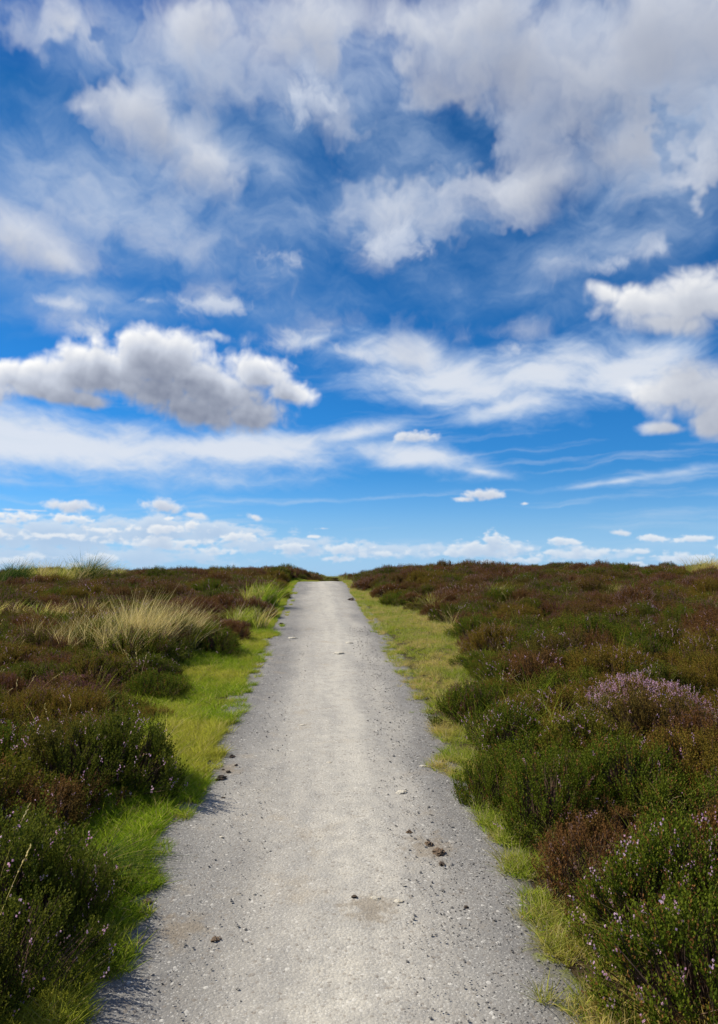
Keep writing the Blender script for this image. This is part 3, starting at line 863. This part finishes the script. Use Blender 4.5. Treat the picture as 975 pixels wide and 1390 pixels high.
def scatter(name, pts, rot, scl, idx, protos, label, cat, group=None):
    """ONE ground-cover object: a cloud of points that geometry nodes dress with the given plants"""
    me = bpy.data.meshes.new(name)
    me.vertices.add(len(pts)); me.vertices.foreach_set('co', np.asarray(pts, np.float32).ravel())
    for an, ty, av in (('rot', 'FLOAT_VECTOR', rot), ('scl', 'FLOAT_VECTOR', scl), ('idx', 'INT', idx)):
        at = me.attributes.new(an, ty, 'POINT')
        at.data.foreach_set('vector' if ty == 'FLOAT_VECTOR' else 'value', np.asarray(av, np.float32 if ty != 'INT' else np.int32).ravel())
    o = bpy.data.objects.new(name, me); scene.collection.objects.link(o)
    ng = bpy.data.node_groups.new(name + '_scatter', 'GeometryNodeTree')
    ng.interface.new_socket('Geometry', in_out='INPUT', socket_type='NodeSocketGeometry')
    ng.interface.new_socket('Geometry', in_out='OUTPUT', socket_type='NodeSocketGeometry')
    G = ng.nodes; Lk = ng.links.new
    gi = G.new('NodeGroupInput'); go = G.new('NodeGroupOutput')
    iop = G.new('GeometryNodeInstanceOnPoints')
    join = G.new('GeometryNodeGeometryToInstance')
    infos = []
    for p in protos:
        oi = G.new('GeometryNodeObjectInfo'); oi.inputs['Object'].default_value = p; oi.inputs['As Instance'].default_value = True
        infos.append(oi)
    for oi in reversed(infos):
        Lk(oi.outputs['Geometry'], join.inputs[0])
    def attr(nm, ty):
        a = G.new('GeometryNodeInputNamedAttribute'); a.data_type = ty; a.inputs['Name'].default_value = nm
        return a.outputs['Attribute']
    e2r = G.new('FunctionNodeEulerToRotation')
    Lk(attr('rot', 'FLOAT_VECTOR'), e2r.inputs[0])
    Lk(gi.outputs[0], iop.inputs['Points'])
    # one instance list: join the prototypes as instances
    jg = G.new('GeometryNodeJoinGeometry')
    for oi in reversed(infos): Lk(oi.outputs['Geometry'], jg.inputs[0])
    G.remove(join)
    Lk(jg.outputs[0], iop.inputs['Instance'])
    iop.inputs['Pick Instance'].default_value = True
    Lk(attr('idx', 'INT'), iop.inputs['Instance Index'])
    Lk(e2r.outputs[0], iop.inputs['Rotation'])
    Lk(attr('scl', 'FLOAT_VECTOR'), iop.inputs['Scale'])
    Lk(iop.outputs[0], go.inputs[0])
    md = o.modifiers.new('scatter', 'NODES'); md.node_group = ng
    o['kind'] = 'stuff'; o['label'] = label; o['category'] = cat
    if group: o['group'] = group
    return o

# ------------------------------------------------------------------ heather bushes
KINDS = []
def kind(seed, leafm, bloomm, **kw):
    g, b, wd, rg = bush_parts(seed, **kw)
    KINDS.append(dict(seed=seed, parts=(g, b, wd), rg=rg, leafm=leafm, bloomm=bloomm, H=kw.get('H', 0.34)))
    me = quads_mesh('heather_%d' % seed, [(g, 0), (b, 1), (wd, 2)], np.random.default_rng(seed))
    return stock_obj('heather_%d' % seed, me, [leafm, bloomm, M_wood])
protos_h = [
    kind(1, M_heather, M_bloom, flower=0.01, H=0.38), kind(2, M_dark, M_bloom, flower=0.08, H=0.37, fhigh=0.6), kind(3, M_heather, M_bloom, flower=0.0, n=1200, H=0.27, R=0.40),   # 0-2 green
    kind(4, M_heather, M_bloom, flower=0.14, H=0.37, fhigh=0.6), kind(5, M_heather, M_faded, flower=0.25, n=1250, H=0.36, fhigh=0.5),                                       # 3-4 mixed
    kind(6, M_dark, M_faded, flower=0.5, H=0.36, fhigh=0.5), kind(7, M_dark, M_faded, flower=0.7, H=0.32, R=0.40, fhigh=0.5), kind(8, M_dark, M_faded, flower=0.25, H=0.36, fhigh=0.6),   # 5-7 faded purple brown
    kind(9, M_dark, M_faded, flower=0.1, bare=0.35, n=1000, H=0.30),                                                                              # 8 dead and woody
    kind(10, M_heather, M_bloom, flower=0.75, H=0.34, fhigh=0.5),                                                                                # 9 in full bloom
]

# --- where heather grows
def moor_points(spacing, rg, inset=0.2):
    gx = np.arange(-24, 28, spacing); gy = np.arange(-1.2, 46, spacing)
    X, Y = np.meshgrid(gx, gy)
    X = (X + rg.uniform(-0.48, 0.48, X.shape) * spacing).ravel(); Y = (Y + rg.uniform(-0.48, 0.48, Y.shape) * spacing).ravel()
    k = (np.abs(X - 0.06 * Y) < 0.56 * np.clip(Y, 0, None) + 3.6)
    dl = heath_l(Y) - X; dr = X - heath_r(Y)
    return X[k], Y[k], np.maximum(dl, dr)[k], (dr > dl)[k]

# named bushes of the foreground: (photo pixel of the foot, radius, height scale, kind, label)
BUSHES = [
    ((-25, 1275), 0.46, 1.30, 1, 'big dark heather bush cut by the left frame edge in the near left corner'),
    ((62, 1268), 0.22, 0.95, 1, 'small dark heather bush between the near left corner bush and the path grit'),
    ((162, 1070), 0.42, 1.25, 1, 'rounded dark heather bush bulging towards the path with its shadow on the gravel'),
    ((85, 1082), 0.42, 1.15, 1, 'broad heather bush left of the rounded bush that shades the path'),
    ((5, 1075), 0.40, 1.00, 3, 'heather bush with pink tips at the left frame edge above the mown looking grass gap'),
    ((208, 945), 0.34, 0.95, 2, 'low dark green heather cushion beside the bright grass strip on the left'),
    ((287, 888), 0.42, 0.95, 0, 'green heather mound right of the tall straw grass, on the left verge'),
    ((312, 868), 0.36, 0.85, 7, 'brown topped heather mound behind the green one on the left verge'),
    ((340, 838), 0.50, 1.05, 5, 'dark heather clump on the left where the green verge narrows'),
    ((372, 812), 0.45, 1.00, 2, 'last green heather clump on the left before the crest'),
    ((892, 1285), 0.36, 1.00, 3, 'heather bush with pink flower tips in the near right corner'),
    ((940, 1265), 0.42, 1.20, 3, 'bright green heather bush with many pink spikes at the near right frame edge'),
    ((800, 1195), 0.34, 0.95, 8, 'straggly brown heather bush with bare stems on the near right'),
    ((755, 1120), 0.34, 1.05, 0, 'green heather bush overhanging the right path edge above the yellow grass'),
    ((672, 1085), 0.28, 1.00, 2, 'bright green heather bush reaching closest to the gravel on the right'),
    ((690, 1025), 0.34, 1.00, 3, 'heather bush with scattered lilac flowers behind the closest right hand bush'),
    ((640, 980), 0.36, 1.00, 4, 'greyish heather bush bounding the wide yellow grass patch on the right'),
    ((850, 1100), 0.42, 1.00, 0, 'olive heather bush in the middle of the near right slope'),
    ((945, 1140), 0.42, 1.05, 2, 'dark green heather bush at the right frame edge above the pink spiked one'),
    ((650, 872), 0.50, 0.95, 0, 'green heather bush just behind the wide yellow grass patch on the right'),
    ((545, 822), 0.55, 1.05, 2, 'dark green heather mass on the right where the verge narrows uphill'),
    ((965, 1385), 0.42, 1.05, 3, 'heather bush with lilac spikes cut by the bottom edge at the right'),
    ((-45, 1385), 0.36, 1.00, 1, 'dark heather bush cut by the bottom edge at the left'),
    ((500, 800), 0.50, 1.05, 5, 'brown heather mound at the right path edge near the crest'),
]
PI_ = {0: 1, 1: 1, 2: 1, 3: 1, 4: 0, 5: 2, 6: 2, 7: 0, 8: 2}
GRP = 'heather bushes lining the path'
kept = []
def thing(name, label, cat, loc, rz=0.0, group=None, scale=(1, 1, 1)):
    o = bpy.data.objects.new(name, None); scene.collection.objects.link(o)
    o.location = loc; o.rotation_euler = (0, 0, rz); o.scale = scale
    o.empty_display_size = 0.1
    o['label'] = label; o['category'] = cat
    if group: o['group'] = group
    return o
part_mesh = {}
def bush_meshes(k):
    if k not in part_mesh:
        K = KINDS[k]; rg = np.random.default_rng(K['seed'])
        g, b, wd = K['parts']
        ms = {'foliage': (quads_mesh('foliage', [(g, 0)], rg), K['leafm'])}
        if len(b): ms['blossom'] = (quads_mesh('blossom', [(b, 0)], rg), K['bloomm'])
        ms['stems'] = (quads_mesh('stems', [(wd, 0)], rg), M_wood)
        for me, mt in ms.values(): me.materials.append(mt)
        part_mesh[k] = {n_: v[0] for n_, v in ms.items()}
    return part_mesh[k]
for (pxy, R, hs, k, label) in BUSHES:
    x, y = plane_hit(*pxy)
    side = -1 if x < 0 else 1
    z = float(ground_z(x, y))
    sc = R / 0.36
    t_ = thing('heather_bush', label, 'bush', (x, y, z - 0.01), random.uniform(0, 6.28), GRP, (sc, sc, hs * 1.22))
    for nm, me in bush_meshes(k).items():
        o = bpy.data.objects.new(nm, me); scene.collection.objects.link(o); o.parent = t_; o.pass_index = PI_.get(k, 1)
    kept.append((x, y, R))

rg = np.random.default_rng(5)
hx, hy, hd, hr = moor_points(0.44, rg)
scl = rg.uniform(0.70, 1.38, len(hx)) * np.where(hy > 14, 1.15, 1.0)
ok = hd > 0.22 * scl
# room for the tussocks of the skyline
for (tpx, ty, tw) in ((70, 26.5, 1.5), (115, 27, 0.5), (18, 26, 0.5), (154, 28, 0.5), (958, 26.5, 1.0)):
    d_ = ray(tpx, 780); r_ = d_.x / d_.y
    ok &= ~((np.abs(hx - r_ * hy) < tw * 0.9) & (hy > ty - 2.2) & (hy < ty + 1.0))
# the notch where the path drops out of sight
notch = (hx / np.maximum(hy, 1) - (457 - 434) / FPX) * FPX
ok &= ~((hy > 27) & (np.abs(notch) < 9))
for (x, y, R) in kept:
    ok &= np.hypot(hx - x, hy - y) > R * 0.85
# gaps: the grassy bay on the left, thinner ground in patches
gap = fbm_pt(hx, hy, 1.6, 901, 3)
ok &= ~((gap > 0.42) & (rg.uniform(0, 1, len(hx)) < 0.6))
hx, hy, hd, hr, scl, notch = hx[ok], hy[ok], hd[ok], hr[ok], scl[ok], notch[ok]
pn = fbm_pt(hx, hy * 0.6, 2.2, 911, 3); rr = rg.uniform(0, 1, len(hx))
far = sstep(7, 17, hy)
idx = np.zeros(len(hx), int)
purple = (rr < 0.12 + 0.48 * far + 0.45 * pn)
idx = np.where(purple, rg.choice([5, 6, 7], len(hx)), rg.choice([0, 1, 2, 3, 4, 0, 2], len(hx)))
idx = np.where(rg.uniform(0, 1, len(hx)) < 0.06 + 0.10 * (pn < -0.3), 8, idx)
# the drift in full flower on the right
fx, fy = plane_hit(905, 1010)
dr_ = np.hypot((hx - fx) / 0.80, (hy - fy) / 0.62)
idx = np.where((dr_ < 1) & (rg.uniform(0, 1, len(hx)) < 0.8), 9, idx)
idx = np.where((dr_ > 1) & (dr_ < 1.7) & (rg.uniform(0, 1, len(hx)) < 0.4), 3, idx)
hz = ground_z(hx, hy)
low_ = np.where((hy > 27) & (notch < 0) & (notch > -70), np.clip(-notch / 60, 0.15, 1), 1.0)
rot = np.stack([rg.normal(0, 0.10, len(hx)), rg.normal(0, 0.10, len(hx)), rg.uniform(0, 6.28, len(hx))], -1)
hsc = scl * rg.uniform(0.70, 1.30, len(hx)) * np.where(hy < 12, 1.12, 1.0) * np.where(hr, 1.0, 0.95) * (0.62 + 0.38 * sstep(0.1, 0.7, hd)) * low_
scatter('moorland_heather', np.stack([hx, hy, hz - 0.01], -1), rot, np.stack([scl, scl, hsc], -1), idx, protos_h,
        'dense low heather in green, brown and dull purple covering the moor on both sides', 'heather')

# ------------------------------------------------------------------ grasses
def tuft(seed, n, length, width, spread, lean, droop=0.35, kseg=4, lean_dir=None, rsp=0.02, lvar=0.35):
    rg = np.random.default_rng(seed)
    r0 = np.sqrt(rg.uniform(0, 1, n)) * rsp; p0 = rg.uniform(0, 6.28, n)
    b0 = np.stack([r0 * np.cos(p0), r0 * np.sin(p0), np.full(n, -0.012)], -1)
    an = rg.normal(0, spread, (n, 2)) + b0[:, :2] / max(rsp, 1e-3) * spread * 0.8
    d0 = unit(np.concatenate([an + (np.array(lean) if lean is not None else 0), np.ones((n, 1))], 1))
    L = length * rg.uniform(1 - lvar, 1 + lvar, n)
    t = np.linspace(0, 1, kseg + 1)[None, :, None]
    hor = unit(np.concatenate([d0[:, :2], np.zeros((n, 1))], 1))
    curl = (rg.uniform(0.3, 1.4, n) * droop)[:, None, None]
    pts = b0[:, None] + d0[:, None] * t * L[:, None, None] + (hor[:, None] * 0.75 - np.array([0, 0, 0.65])) * curl * (t ** 2.2) * L[:, None, None]
    w = width * rg.uniform(0.7, 1.3, n)
    return ribbons(pts, w, rg), kseg, rg, pts

def tuft_mesh(name, seed, **kw):
    q, ks, rg, pts = tuft(seed, **kw)
    return quads_mesh(name, [(q, 0)], rg, per=ks)
G_short = [stock_obj('grass_a%d' % i, tuft_mesh('grass', 40 + i, n=26, length=L, width=0.0035, spread=0.45, lean=None, rsp=0.035), [M_grass]) for i, L in enumerate((0.05, 0.07, 0.10))]
G_yel = [stock_obj('grass_b%d' % i, tuft_mesh('grass', 50 + i, n=24, length=L, width=0.003, spread=0.5, lean=None, rsp=0.035), [M_yellow]) for i, L in enumerate((0.045, 0.08, 0.12))]
G_long = [stock_obj('grass_c%d' % i, tuft_mesh('grass', 60 + i, n=30, length=L, width=0.004, spread=0.35, lean=None, rsp=0.05, droop=0.5), [M_grass if i < 2 else M_yellow]) for i, L in enumerate((0.24, 0.32, 0.30))]

def strip_points(n, f0, f1, y0, y1, rg, bias=1.6):
    """points between two edge lines, denser near the viewer"""
    y = y0 + (y1 - y0) * rg.uniform(0, 1, n) ** bias
    a, b = f0(y), f1(y)
    return a + (b - a) * rg.uniform(0, 1, n), y

def grass_cover(name, x, y, protos, w_idx, smin, smax, label, cat, rg):
    n = len(x)
    idx = rg.choice(len(protos), n, p=w_idx)
    s = rg.uniform(smin, smax, n)
    rot = np.stack([rg.normal(0, 0.12, n), rg.normal(0, 0.12, n), rg.uniform(0, 6.28, n)], -1)
    z = surf_z(x, y)
    return scatter(name, np.stack([x, y, z - 0.002], -1), rot, np.stack([s, s, s * rg.uniform(0.8, 1.2, n)], -1), idx, protos, label, cat)

rg = np.random.default_rng(21)
# left verge
x, y = strip_points(26000, lambda y: heath_l(y) - 0.25, lambda y: path_l(y) + 0.16, 1.2, 34, rg, 1.35)
edge = path_l(y) - x
k = ~((fbm_pt(x, y, 0.22, 931, 3) + 0.5 * fbm_pt(x, y, 0.8, 933, 2) > 0.10 + 2.8 * edge) & (edge < 0.45))
grass_cover('verge_grass', x[k], y[k], G_short + G_yel[:1], [0.38, 0.32, 0.18, 0.12], 0.7, 1.2, 'short bright green grass on the strip between the left heather and the path', 'grass', rg)
x, y = strip_points(7000, lambda y: heath_l(y) - 0.3, lambda y: path_l(y) + 0.03, 2.2, 7.0, rg, 1.0)
grass_cover('bank_grass', x, y, G_short, [0.3, 0.4, 0.3], 0.8, 1.3, 'thicker green grass in the bay between the two near left bushes', 'grass', rg)
# right verge
x, y = strip_points(17000, lambda y: path_r(y) - 0.20, lambda y: heath_r(y) + 0.22, 1.2, 34, rg, 1.25)
edge = x - path_r(y)
k = ~((fbm_pt(x, y, 0.22, 941, 3) + 0.5 * fbm_pt(x, y, 0.8, 943, 2) > -0.05 + 2.3 * edge) & (edge < 0.5))
grass_cover('yellow_grass', x[k], y[k], G_yel + G_short[:2], [0.30, 0.26, 0.14, 0.15, 0.15], 0.7, 1.25, 'yellowing thin grass along the right edge of the path', 'grass', rg)
# grass pushing up through the heather
gx, gy, gd, gr = moor_points(0.20, rg)
cl = fbm_pt(gx, gy, 1.7, 951, 3)
k = (gd > 0.05) & (rg.uniform(0, 1, len(gx)) < np.clip(0.10 + 0.55 * cl, 0.03, 0.5))
gx, gy = gx[k], gy[k]
grass_cover('moor_grass', gx, gy, G_long, [0.36, 0.30, 0.34], 0.8, 1.35, 'longer green and yellow grass growing up between the heather', 'grass', rg)

# flowering grass stalks
def stalk(seed, L):
    rg = np.random.default_rng(seed)
    n = 3
    q, ks, rg, pts = tuft(seed, n=n, length=L, width=0.0035, spread=0.16, lean=(0.12, 0.0), droop=0.25, kseg=5, rsp=0.02, lvar=0.25)
    # seed head: small spikelets along the last quarter
    heads = []
    for i in range(n):
        p1 = pts[i, -1]; p0 = pts[i, -2]
        for j in range(12):
            t = j / 12; c = p0 + (p1 - p0) * t; dr = unit(((p1 - p0) + rg.normal(0, 0.03, 3))[None])[0]
            s = unit(np.cross(dr, rg.normal(0, 1, 3))[None])[0]
            l_ = 0.013; heads.append([c, c + dr * l_ * 0.5 + s * 0.0028, c + dr * l_, c + dr * l_ * 0.5 - s * 0.0028])
    return quads_mesh('stalk', [(q, 0), (np.array(heads), 0)], rg, per=5)
S_p = [stock_obj('stalk_%d' % i, stalk(70 + i, L), [M_straw]) for i, L in enumerate((0.42, 0.50, 0.36))]
sx_, sy_, sd_, sr_ = moor_points(0.30, rg)
k = (sd_ > 0.1) & (rg.uniform(0, 1, len(sx_)) < np.clip(0.09 + 0.5 * fbm_pt(sx_, sy_, 2.0, 961, 3), 0.02, 0.4))
grass_cover('dry_grass_stalks', sx_[k], sy_[k], S_p, [0.4, 0.25, 0.35], 0.7, 1.2, 'thin straw coloured flowering grass stalks standing above the heather', 'grass stalks', rg)

# ------------------------------------------------------------------ loose grit on the path
def pebble_mesh(name, seed, flat=0.6, sub=2, rough=0.25, seg=None):
    import bmesh
    bm = bmesh.new(); bmesh.ops.create_icosphere(bm, subdivisions=sub, radius=0.5)
    rg = np.random.default_rng(seed); off = Vector(rg.uniform(0, 50, 3))
    ax_ = rg.uniform(0.75, 1.15, 2)
    for v in bm.verts:
        d = v.co.normalized()
        r = 0.5 * (1 + rough * mnoise.noise(d * 1.6 + off) + rough * 0.5 * mnoise.noise(d * 4.0 + off))
        # chipped facets
        v.co = Vector((d.x * r * ax_[0], d.y * r * ax_[1], d.z * r * flat))
    me = bpy.data.meshes.new(name); bm.to_mesh(me); bm.free()
    return me
def stone_material(name, c0, c1, c2):
    m_, N, o_ = material(name)
    tc_ = N.n('ShaderNodeTexCoord').outputs['Object']
    rnd = N.n('ShaderNodeObjectInfo').outputs['Random']
    n1 = N.noise(tc_, 3.0, 5, 0.6); n2 = N.noise(tc_, 14.0, 4, 0.6)
    c = N.mix(rnd, c0, c1)
    c = N.mix(N.ramp(n1, 0.4, 0.65, 0, 0.7), c, c2)
    bs = N.n('ShaderNodeBsdfPrincipled'); N.put(bs.inputs['Base Color'], c); bs.inputs['Roughness'].default_value = 0.85
    bs.inputs['Specular IOR Level'].default_value = 0.3
    bp = N.n('ShaderNodeBump'); bp.inputs['Strength'].default_value = 0.5; bp.inputs['Distance'].default_value = 0.05
    N.put(bp.inputs['Height'], n2); N.put(bs.inputs['Normal'], bp.outputs[0])
    N.t.links.new(bs.outputs[0], o_.inputs[0])
    return m_
M_grit = stone_material('grey_grit', (0.16, 0.15, 0.14), (0.38, 0.355, 0.31), (0.26, 0.24, 0.21))
M_pale = stone_material('pale_limestone', (0.60, 0.56, 0.46), (0.70, 0.64, 0.52), (0.48, 0.40, 0.26))
M_dung = stone_material('dry_droppings', (0.035, 0.024, 0.016), (0.07, 0.048, 0.032), (0.11, 0.08, 0.055))
M_earth = stone_material('brown_earth', (0.15, 0.10, 0.06), (0.22, 0.15, 0.09), (0.10, 0.07, 0.045))
P_grit = [stock_obj('pebble_%d' % i, pebble_mesh('pebble', 300 + i, 0.55, 1, 0.4), [M_grit]) for i in range(6)]
rg = np.random.default_rng(31)
n = 34000
y = 1.6 + 12 * rg.uniform(0, 1, n) ** 2.0
le_, re_ = path_l(y), path_r(y)
a = rg.normal(0, 0.06, n) + rg.uniform(-1.06, 1.06, n)
k = rg.uniform(0, 1, n) < 0.25 + 0.75 * sstep(0.35, 0.9, np.abs(a + 0.1))      # swept towards the edges
x = le_ + (re_ - le_) * (a + 1) / 2
x, y = x[k], y[k]
n = len(x)
s = 0.0045 * np.exp(rg.normal(0, 0.44, n)) * (1 + 0.05 * y)
rot = rg.uniform(0, 6.28, (n, 3)) * np.array([[0.06, 0.06, 1]])
scatter('loose_grit', np.stack([x, y, path_z(y) + 0.010 * fbm_pt(x, y, 0.9, 831, 3) + 0.006], -1), rot, np.repeat(s[:, None], 3, 1), rg.integers(0, 6, n), P_grit,
        'loose grey grit and small chippings lying on the path', 'gravel')

# ------------------------------------------------------------------ single things on the path
def path_top(x, y):
    le = float(path_l(y)) - 0.10; re = float(path_r(y)) + 0.10
    A = (x - le) / (re - le) * 2 - 1
    z = float(path_z(y)) + 0.010 * float(fbm_pt(np.array([x]), np.array([y]), 0.9, 831, 3)[0]) + 0.012 * (1 - A * A) - 0.012 * math.exp(-((A + 0.42) / 0.16) ** 2) - 0.010 * math.exp(-((A - 0.45) / 0.16) ** 2)
    return z
def on_path(name, px, py, size, me, mat, label, cat, group=None, flat=1.0, sy=1.0, lift=0.15, rz=None):
    x, y = plane_hit(px, py)
    o = bpy.data.objects.new(name, me); scene.collection.objects.link(o)
    if not me.materials: me.materials.append(mat)
    o.location = (x, y, path_top(x, y) + size * flat * lift)
    o.scale = (size, size * sy, size * flat)
    o.rotation_euler = (0, 0, random.uniform(0, 6.28) if rz is None else rz)
    o['label'] = label; o['category'] = cat
    if group: o['group'] = group
    return o
G1 = 'pale stones set in the path'
for i, (px, py, sz, lab) in enumerate([
    (510, 1223, 0.050, 'pale yellow flat stone, left one of the near pair on the path'),
    (541, 1225, 0.042, 'pale yellow flat stone, right one of the near pair on the path'),
    (447, 1037, 0.045, 'single white stone in the middle of the bleached track'),
    (546, 1077, 0.075, 'broad white flat stone right of centre on the path'),
    (574, 1041, 0.045, 'small white stone near the right side, above the broad white one'),
    (412, 985, 0.055, 'whitish stone on the left half, beside the upper pale track'),
    (460, 888, 0.17, 'large flat pale stone in the middle distance of the path'),
    (397, 866, 0.15, 'pale flat stone left of centre in the middle distance'),
    (474, 874, 0.15, 'pale sliver of stone right of and just above the large flat one'),
    (301, 1136, 0.028, 'small white stone near the left edge, level with the dark moss clump'),
]):
    on_path('stone', px, py, sz, pebble_mesh('stone', 500 + i, 0.5, 3, 0.35), M_pale, lab, 'stone', G1, 0.55, 0.7, 0.02, rz=random.uniform(-0.4, 0.4))
G2 = 'dark droppings on the path'
clods = [
    (295, 1027, 0.040, 'dark dropping at the upper left of the left hand group on the path'),
    (315, 1028, 0.050, 'wide dark dropping at the upper right of the left hand group'),
    (321, 1040, 0.030, 'small dark dropping just below the wide one in the left hand group'),
    (303, 1046, 0.022, 'tiny dark dropping in the centre of the left hand group'),
    (310, 1050, 0.040, 'dark dropping touching the largest lump of the left hand group'),
    (300, 1060, 0.075, 'largest dark lump, lowest of the left hand group near the bush shadow'),
    (303, 1084, 0.024, 'lone brown crumb below the left hand group'),
    (555, 1130, 0.040, 'brown crumb at the top of the right hand trail on the path'),
    (582, 1146, 0.050, 'brown flattened lump in the middle of the right hand trail'),
    (596, 1158, 0.070, 'crumbly brown heap in the right hand trail above the dark lump'),
    (600, 1174, 0.042, 'dark lump at the lower end of the right hand trail'),
    (633, 1233, 0.026, 'small dark lump near the right edge, below the pale pair of stones'),
    (481, 1222, 0.028, 'brown lump just left of the pale pair of stones'),
    (200, 1226, 0.045, 'brown lump near the left edge in the near left grit'),
    (588, 1021, 0.020, 'tiny dark lump near the right edge by the green bush'),
    (477, 815, 0.22, 'dark patch of droppings near the crest on the right side of the path'),
    (382, 848, 0.10, 'dark lump on the left edge of the path in the middle distance'),
    (292, 1275, 0.035, 'brown lump at the lower left of the path close to the viewer'),
]
for i, (px, py, sz, lab) in enumerate(clods):
    mt = M_dung if i not in (6, 7, 8, 9, 13, 17) else M_earth
    on_path('dropping', px, py, sz, pebble_mesh('dropping', 600 + i, 0.6, 3, 0.9), mt, lab, 'dropping', G2, 0.6, 0.75, 0.12)

# ------------------------------------------------------------------ tussocks that stand out
def tussock(name, px, py, label, cat, specs, lift=0.0, offset=(0, 0), mats=None, group=None):
    """specs: list of (part name, material, kwargs for tuft, count of clumps, clump spread x, y)"""
    x, y = plane_hit(px, py)
    x += offset[0]; y += offset[1]
    t_ = thing(name, label, cat, (x, y, float(ground_z(x, y)) + lift), 0, group)
    for j, (pn, mt, kw, cnt, sx, sy) in enumerate(specs):
        qs = []; rg = np.random.default_rng(int(px) * 7 + int(py) + j)
        for c in range(cnt):
            q, ks, _, _ = tuft(int(px) * 31 + int(py) + c * 17 + j * 1000, **kw)
            ox, oy = rg.normal(0, sx), rg.normal(0, sy)
            f = 1 - 0.35 * min(1.0, math.hypot(ox / max(sx, 1e-3), oy / max(sy, 1e-3)) / 2.2)
            q = q * f * rg.uniform(0.85, 1.15) + np.array([ox, oy, 0])
            qs.append(q)
        me = quads_mesh(pn, [(np.concatenate(qs), 0)], rg, per=ks); me.materials.append(mt)
        o = bpy.data.objects.new(pn, me); scene.collection.objects.link(o); o.parent = t_
    return t_
GT = 'grass tussocks rising above the heather'
tussock('grass_tussock', 186, 893, 'tall pale straw grass tussock spreading above the heather on the left', 'tussock', [
    ('dry_blades', M_straw, dict(n=60, length=0.78, width=0.0060, spread=0.24, lean=(0.16, 0), droop=0.28, kseg=6, rsp=0.10), 46, 0.46, 0.36),
    ('green_blades', M_yellow, dict(n=40, length=0.60, width=0.006, spread=0.32, lean=(0.12, 0), droop=0.4, kseg=5, rsp=0.09), 16, 0.45, 0.30)], group=GT)
tussock('grass_tussock', 140, 1205, 'dark green tussock drooping over the near left path edge', 'tussock', [
    ('green_blades', M_rush, dict(n=60, length=0.30, width=0.0042, spread=0.30, lean=(0.55, -0.05), droop=0.75, kseg=7, rsp=0.05), 9, 0.06, 0.17)], offset=(-0.10, 0.05), group=GT)
tussock('grass_tussock', 150, 1095, 'mid green grass tuft in the gap between the two near left bushes', 'tussock', [
    ('green_blades', M_grass, dict(n=50, length=0.16, width=0.004, spread=0.40, lean=(0.2, 0), droop=0.6, kseg=5, rsp=0.05), 12, 0.16, 0.08)], group=GT)
def far_tussock(px, ydist, label, h, w, mats, lean=(0.15, 0), green=True, sink=0.25, top=None):
    """a tussock on the skyline: stands on the moor at that distance in the direction of the photograph column"""
    d = ray(px, 780); x = d.x / d.y * ydist
    z = float(ground_z(x, ydist))
    t_ = thing('grass_tussock', label, 'tussock', (x, ydist, z), 0, GT)
    for j, (pn, mt, nn, hh) in enumerate(mats):
        rg = np.random.default_rng(int(px) + j * 5); qs = []
        for c in range(max(3, int(nn))):
            q, ks, _, _ = tuft(int(px) * 13 + c * 7 + j * 100, n=40, length=h * hh, width=0.012, spread=0.17, lean=lean, droop=0.4, kseg=5, rsp=0.10)
            qs.append(q * rg.uniform(0.8, 1.1) + np.array([rg.normal(0, w * 0.42), rg.normal(0, 0.25), 0]))
        me = quads_mesh(pn, [(np.concatenate(qs), 0)], rg, per=ks); me.materials.append(mt)
        o = bpy.data.objects.new(pn, me); scene.collection.objects.link(o); o.parent = t_
far_tussock(115, 27, 'dark green rush tuft with a leaning top on the left skyline', 1.2, 0.42, [('green_blades', M_rush, 34, 1.0), ('dry_blades', M_straw, 3, 1.05)])
far_tussock(70, 26.5, 'wide yellow grass tussock left of the dark rush tuft on the skyline', 0.98, 1.5, [('dry_blades', M_yellow, 50, 1.0), ('green_blades', M_grass, 8, 0.8)])
far_tussock(18, 26, 'green rush tuft farthest left on the skyline', 0.9, 0.45, [('green_blades', M_rush, 28, 1.0)])
far_tussock(154, 28, 'small yellow tussock just right of the dark rush tuft on the skyline', 0.75, 0.45, [('dry_blades', M_yellow, 9, 1.0)])
far_tussock(355, 17, 'bright green rush clump beside the left verge near the crest', 0.62, 0.40, [('green_blades', M_grass, 16, 1.0), ('dry_blades', M_yellow, 6, 0.9)])
far_tussock(335, 13.5, 'yellow green grass clump in the left heather below the bright rush clump', 0.42, 0.45, [('dry_blades', M_yellow, 10, 1.0)])
far_tussock(60, 14, 'flat yellow grass patch in the far left heather', 0.45, 1.1, [('dry_blades', M_yellow, 20, 1.0)])
far_tussock(958, 26.5, 'yellow grass tussock on the right skyline at the frame edge', 0.85, 0.9, [('dry_blades', M_yellow, 30, 1.0)], lean=(0.1, 0))
far_tussock(900, 29.5, 'thin straw stalks breaking the right skyline', 0.55, 1.0, [('dry_blades', M_straw, 4, 1.0)])
far_tussock(680, 17, 'yellow grass tussock among the heather right of the path near the crest', 0.50, 0.7, [('dry_blades', M_yellow, 14, 1.0)])
far_tussock(840, 18, 'pale yellow green grass clump on the far right slope', 0.42, 0.9, [('dry_blades', M_yellow, 12, 1.0)])
far_tussock(955, 13, 'straw grass clump at the right frame edge halfway up the slope', 0.42, 0.9, [('dry_blades', M_yellow, 14, 1.0)])
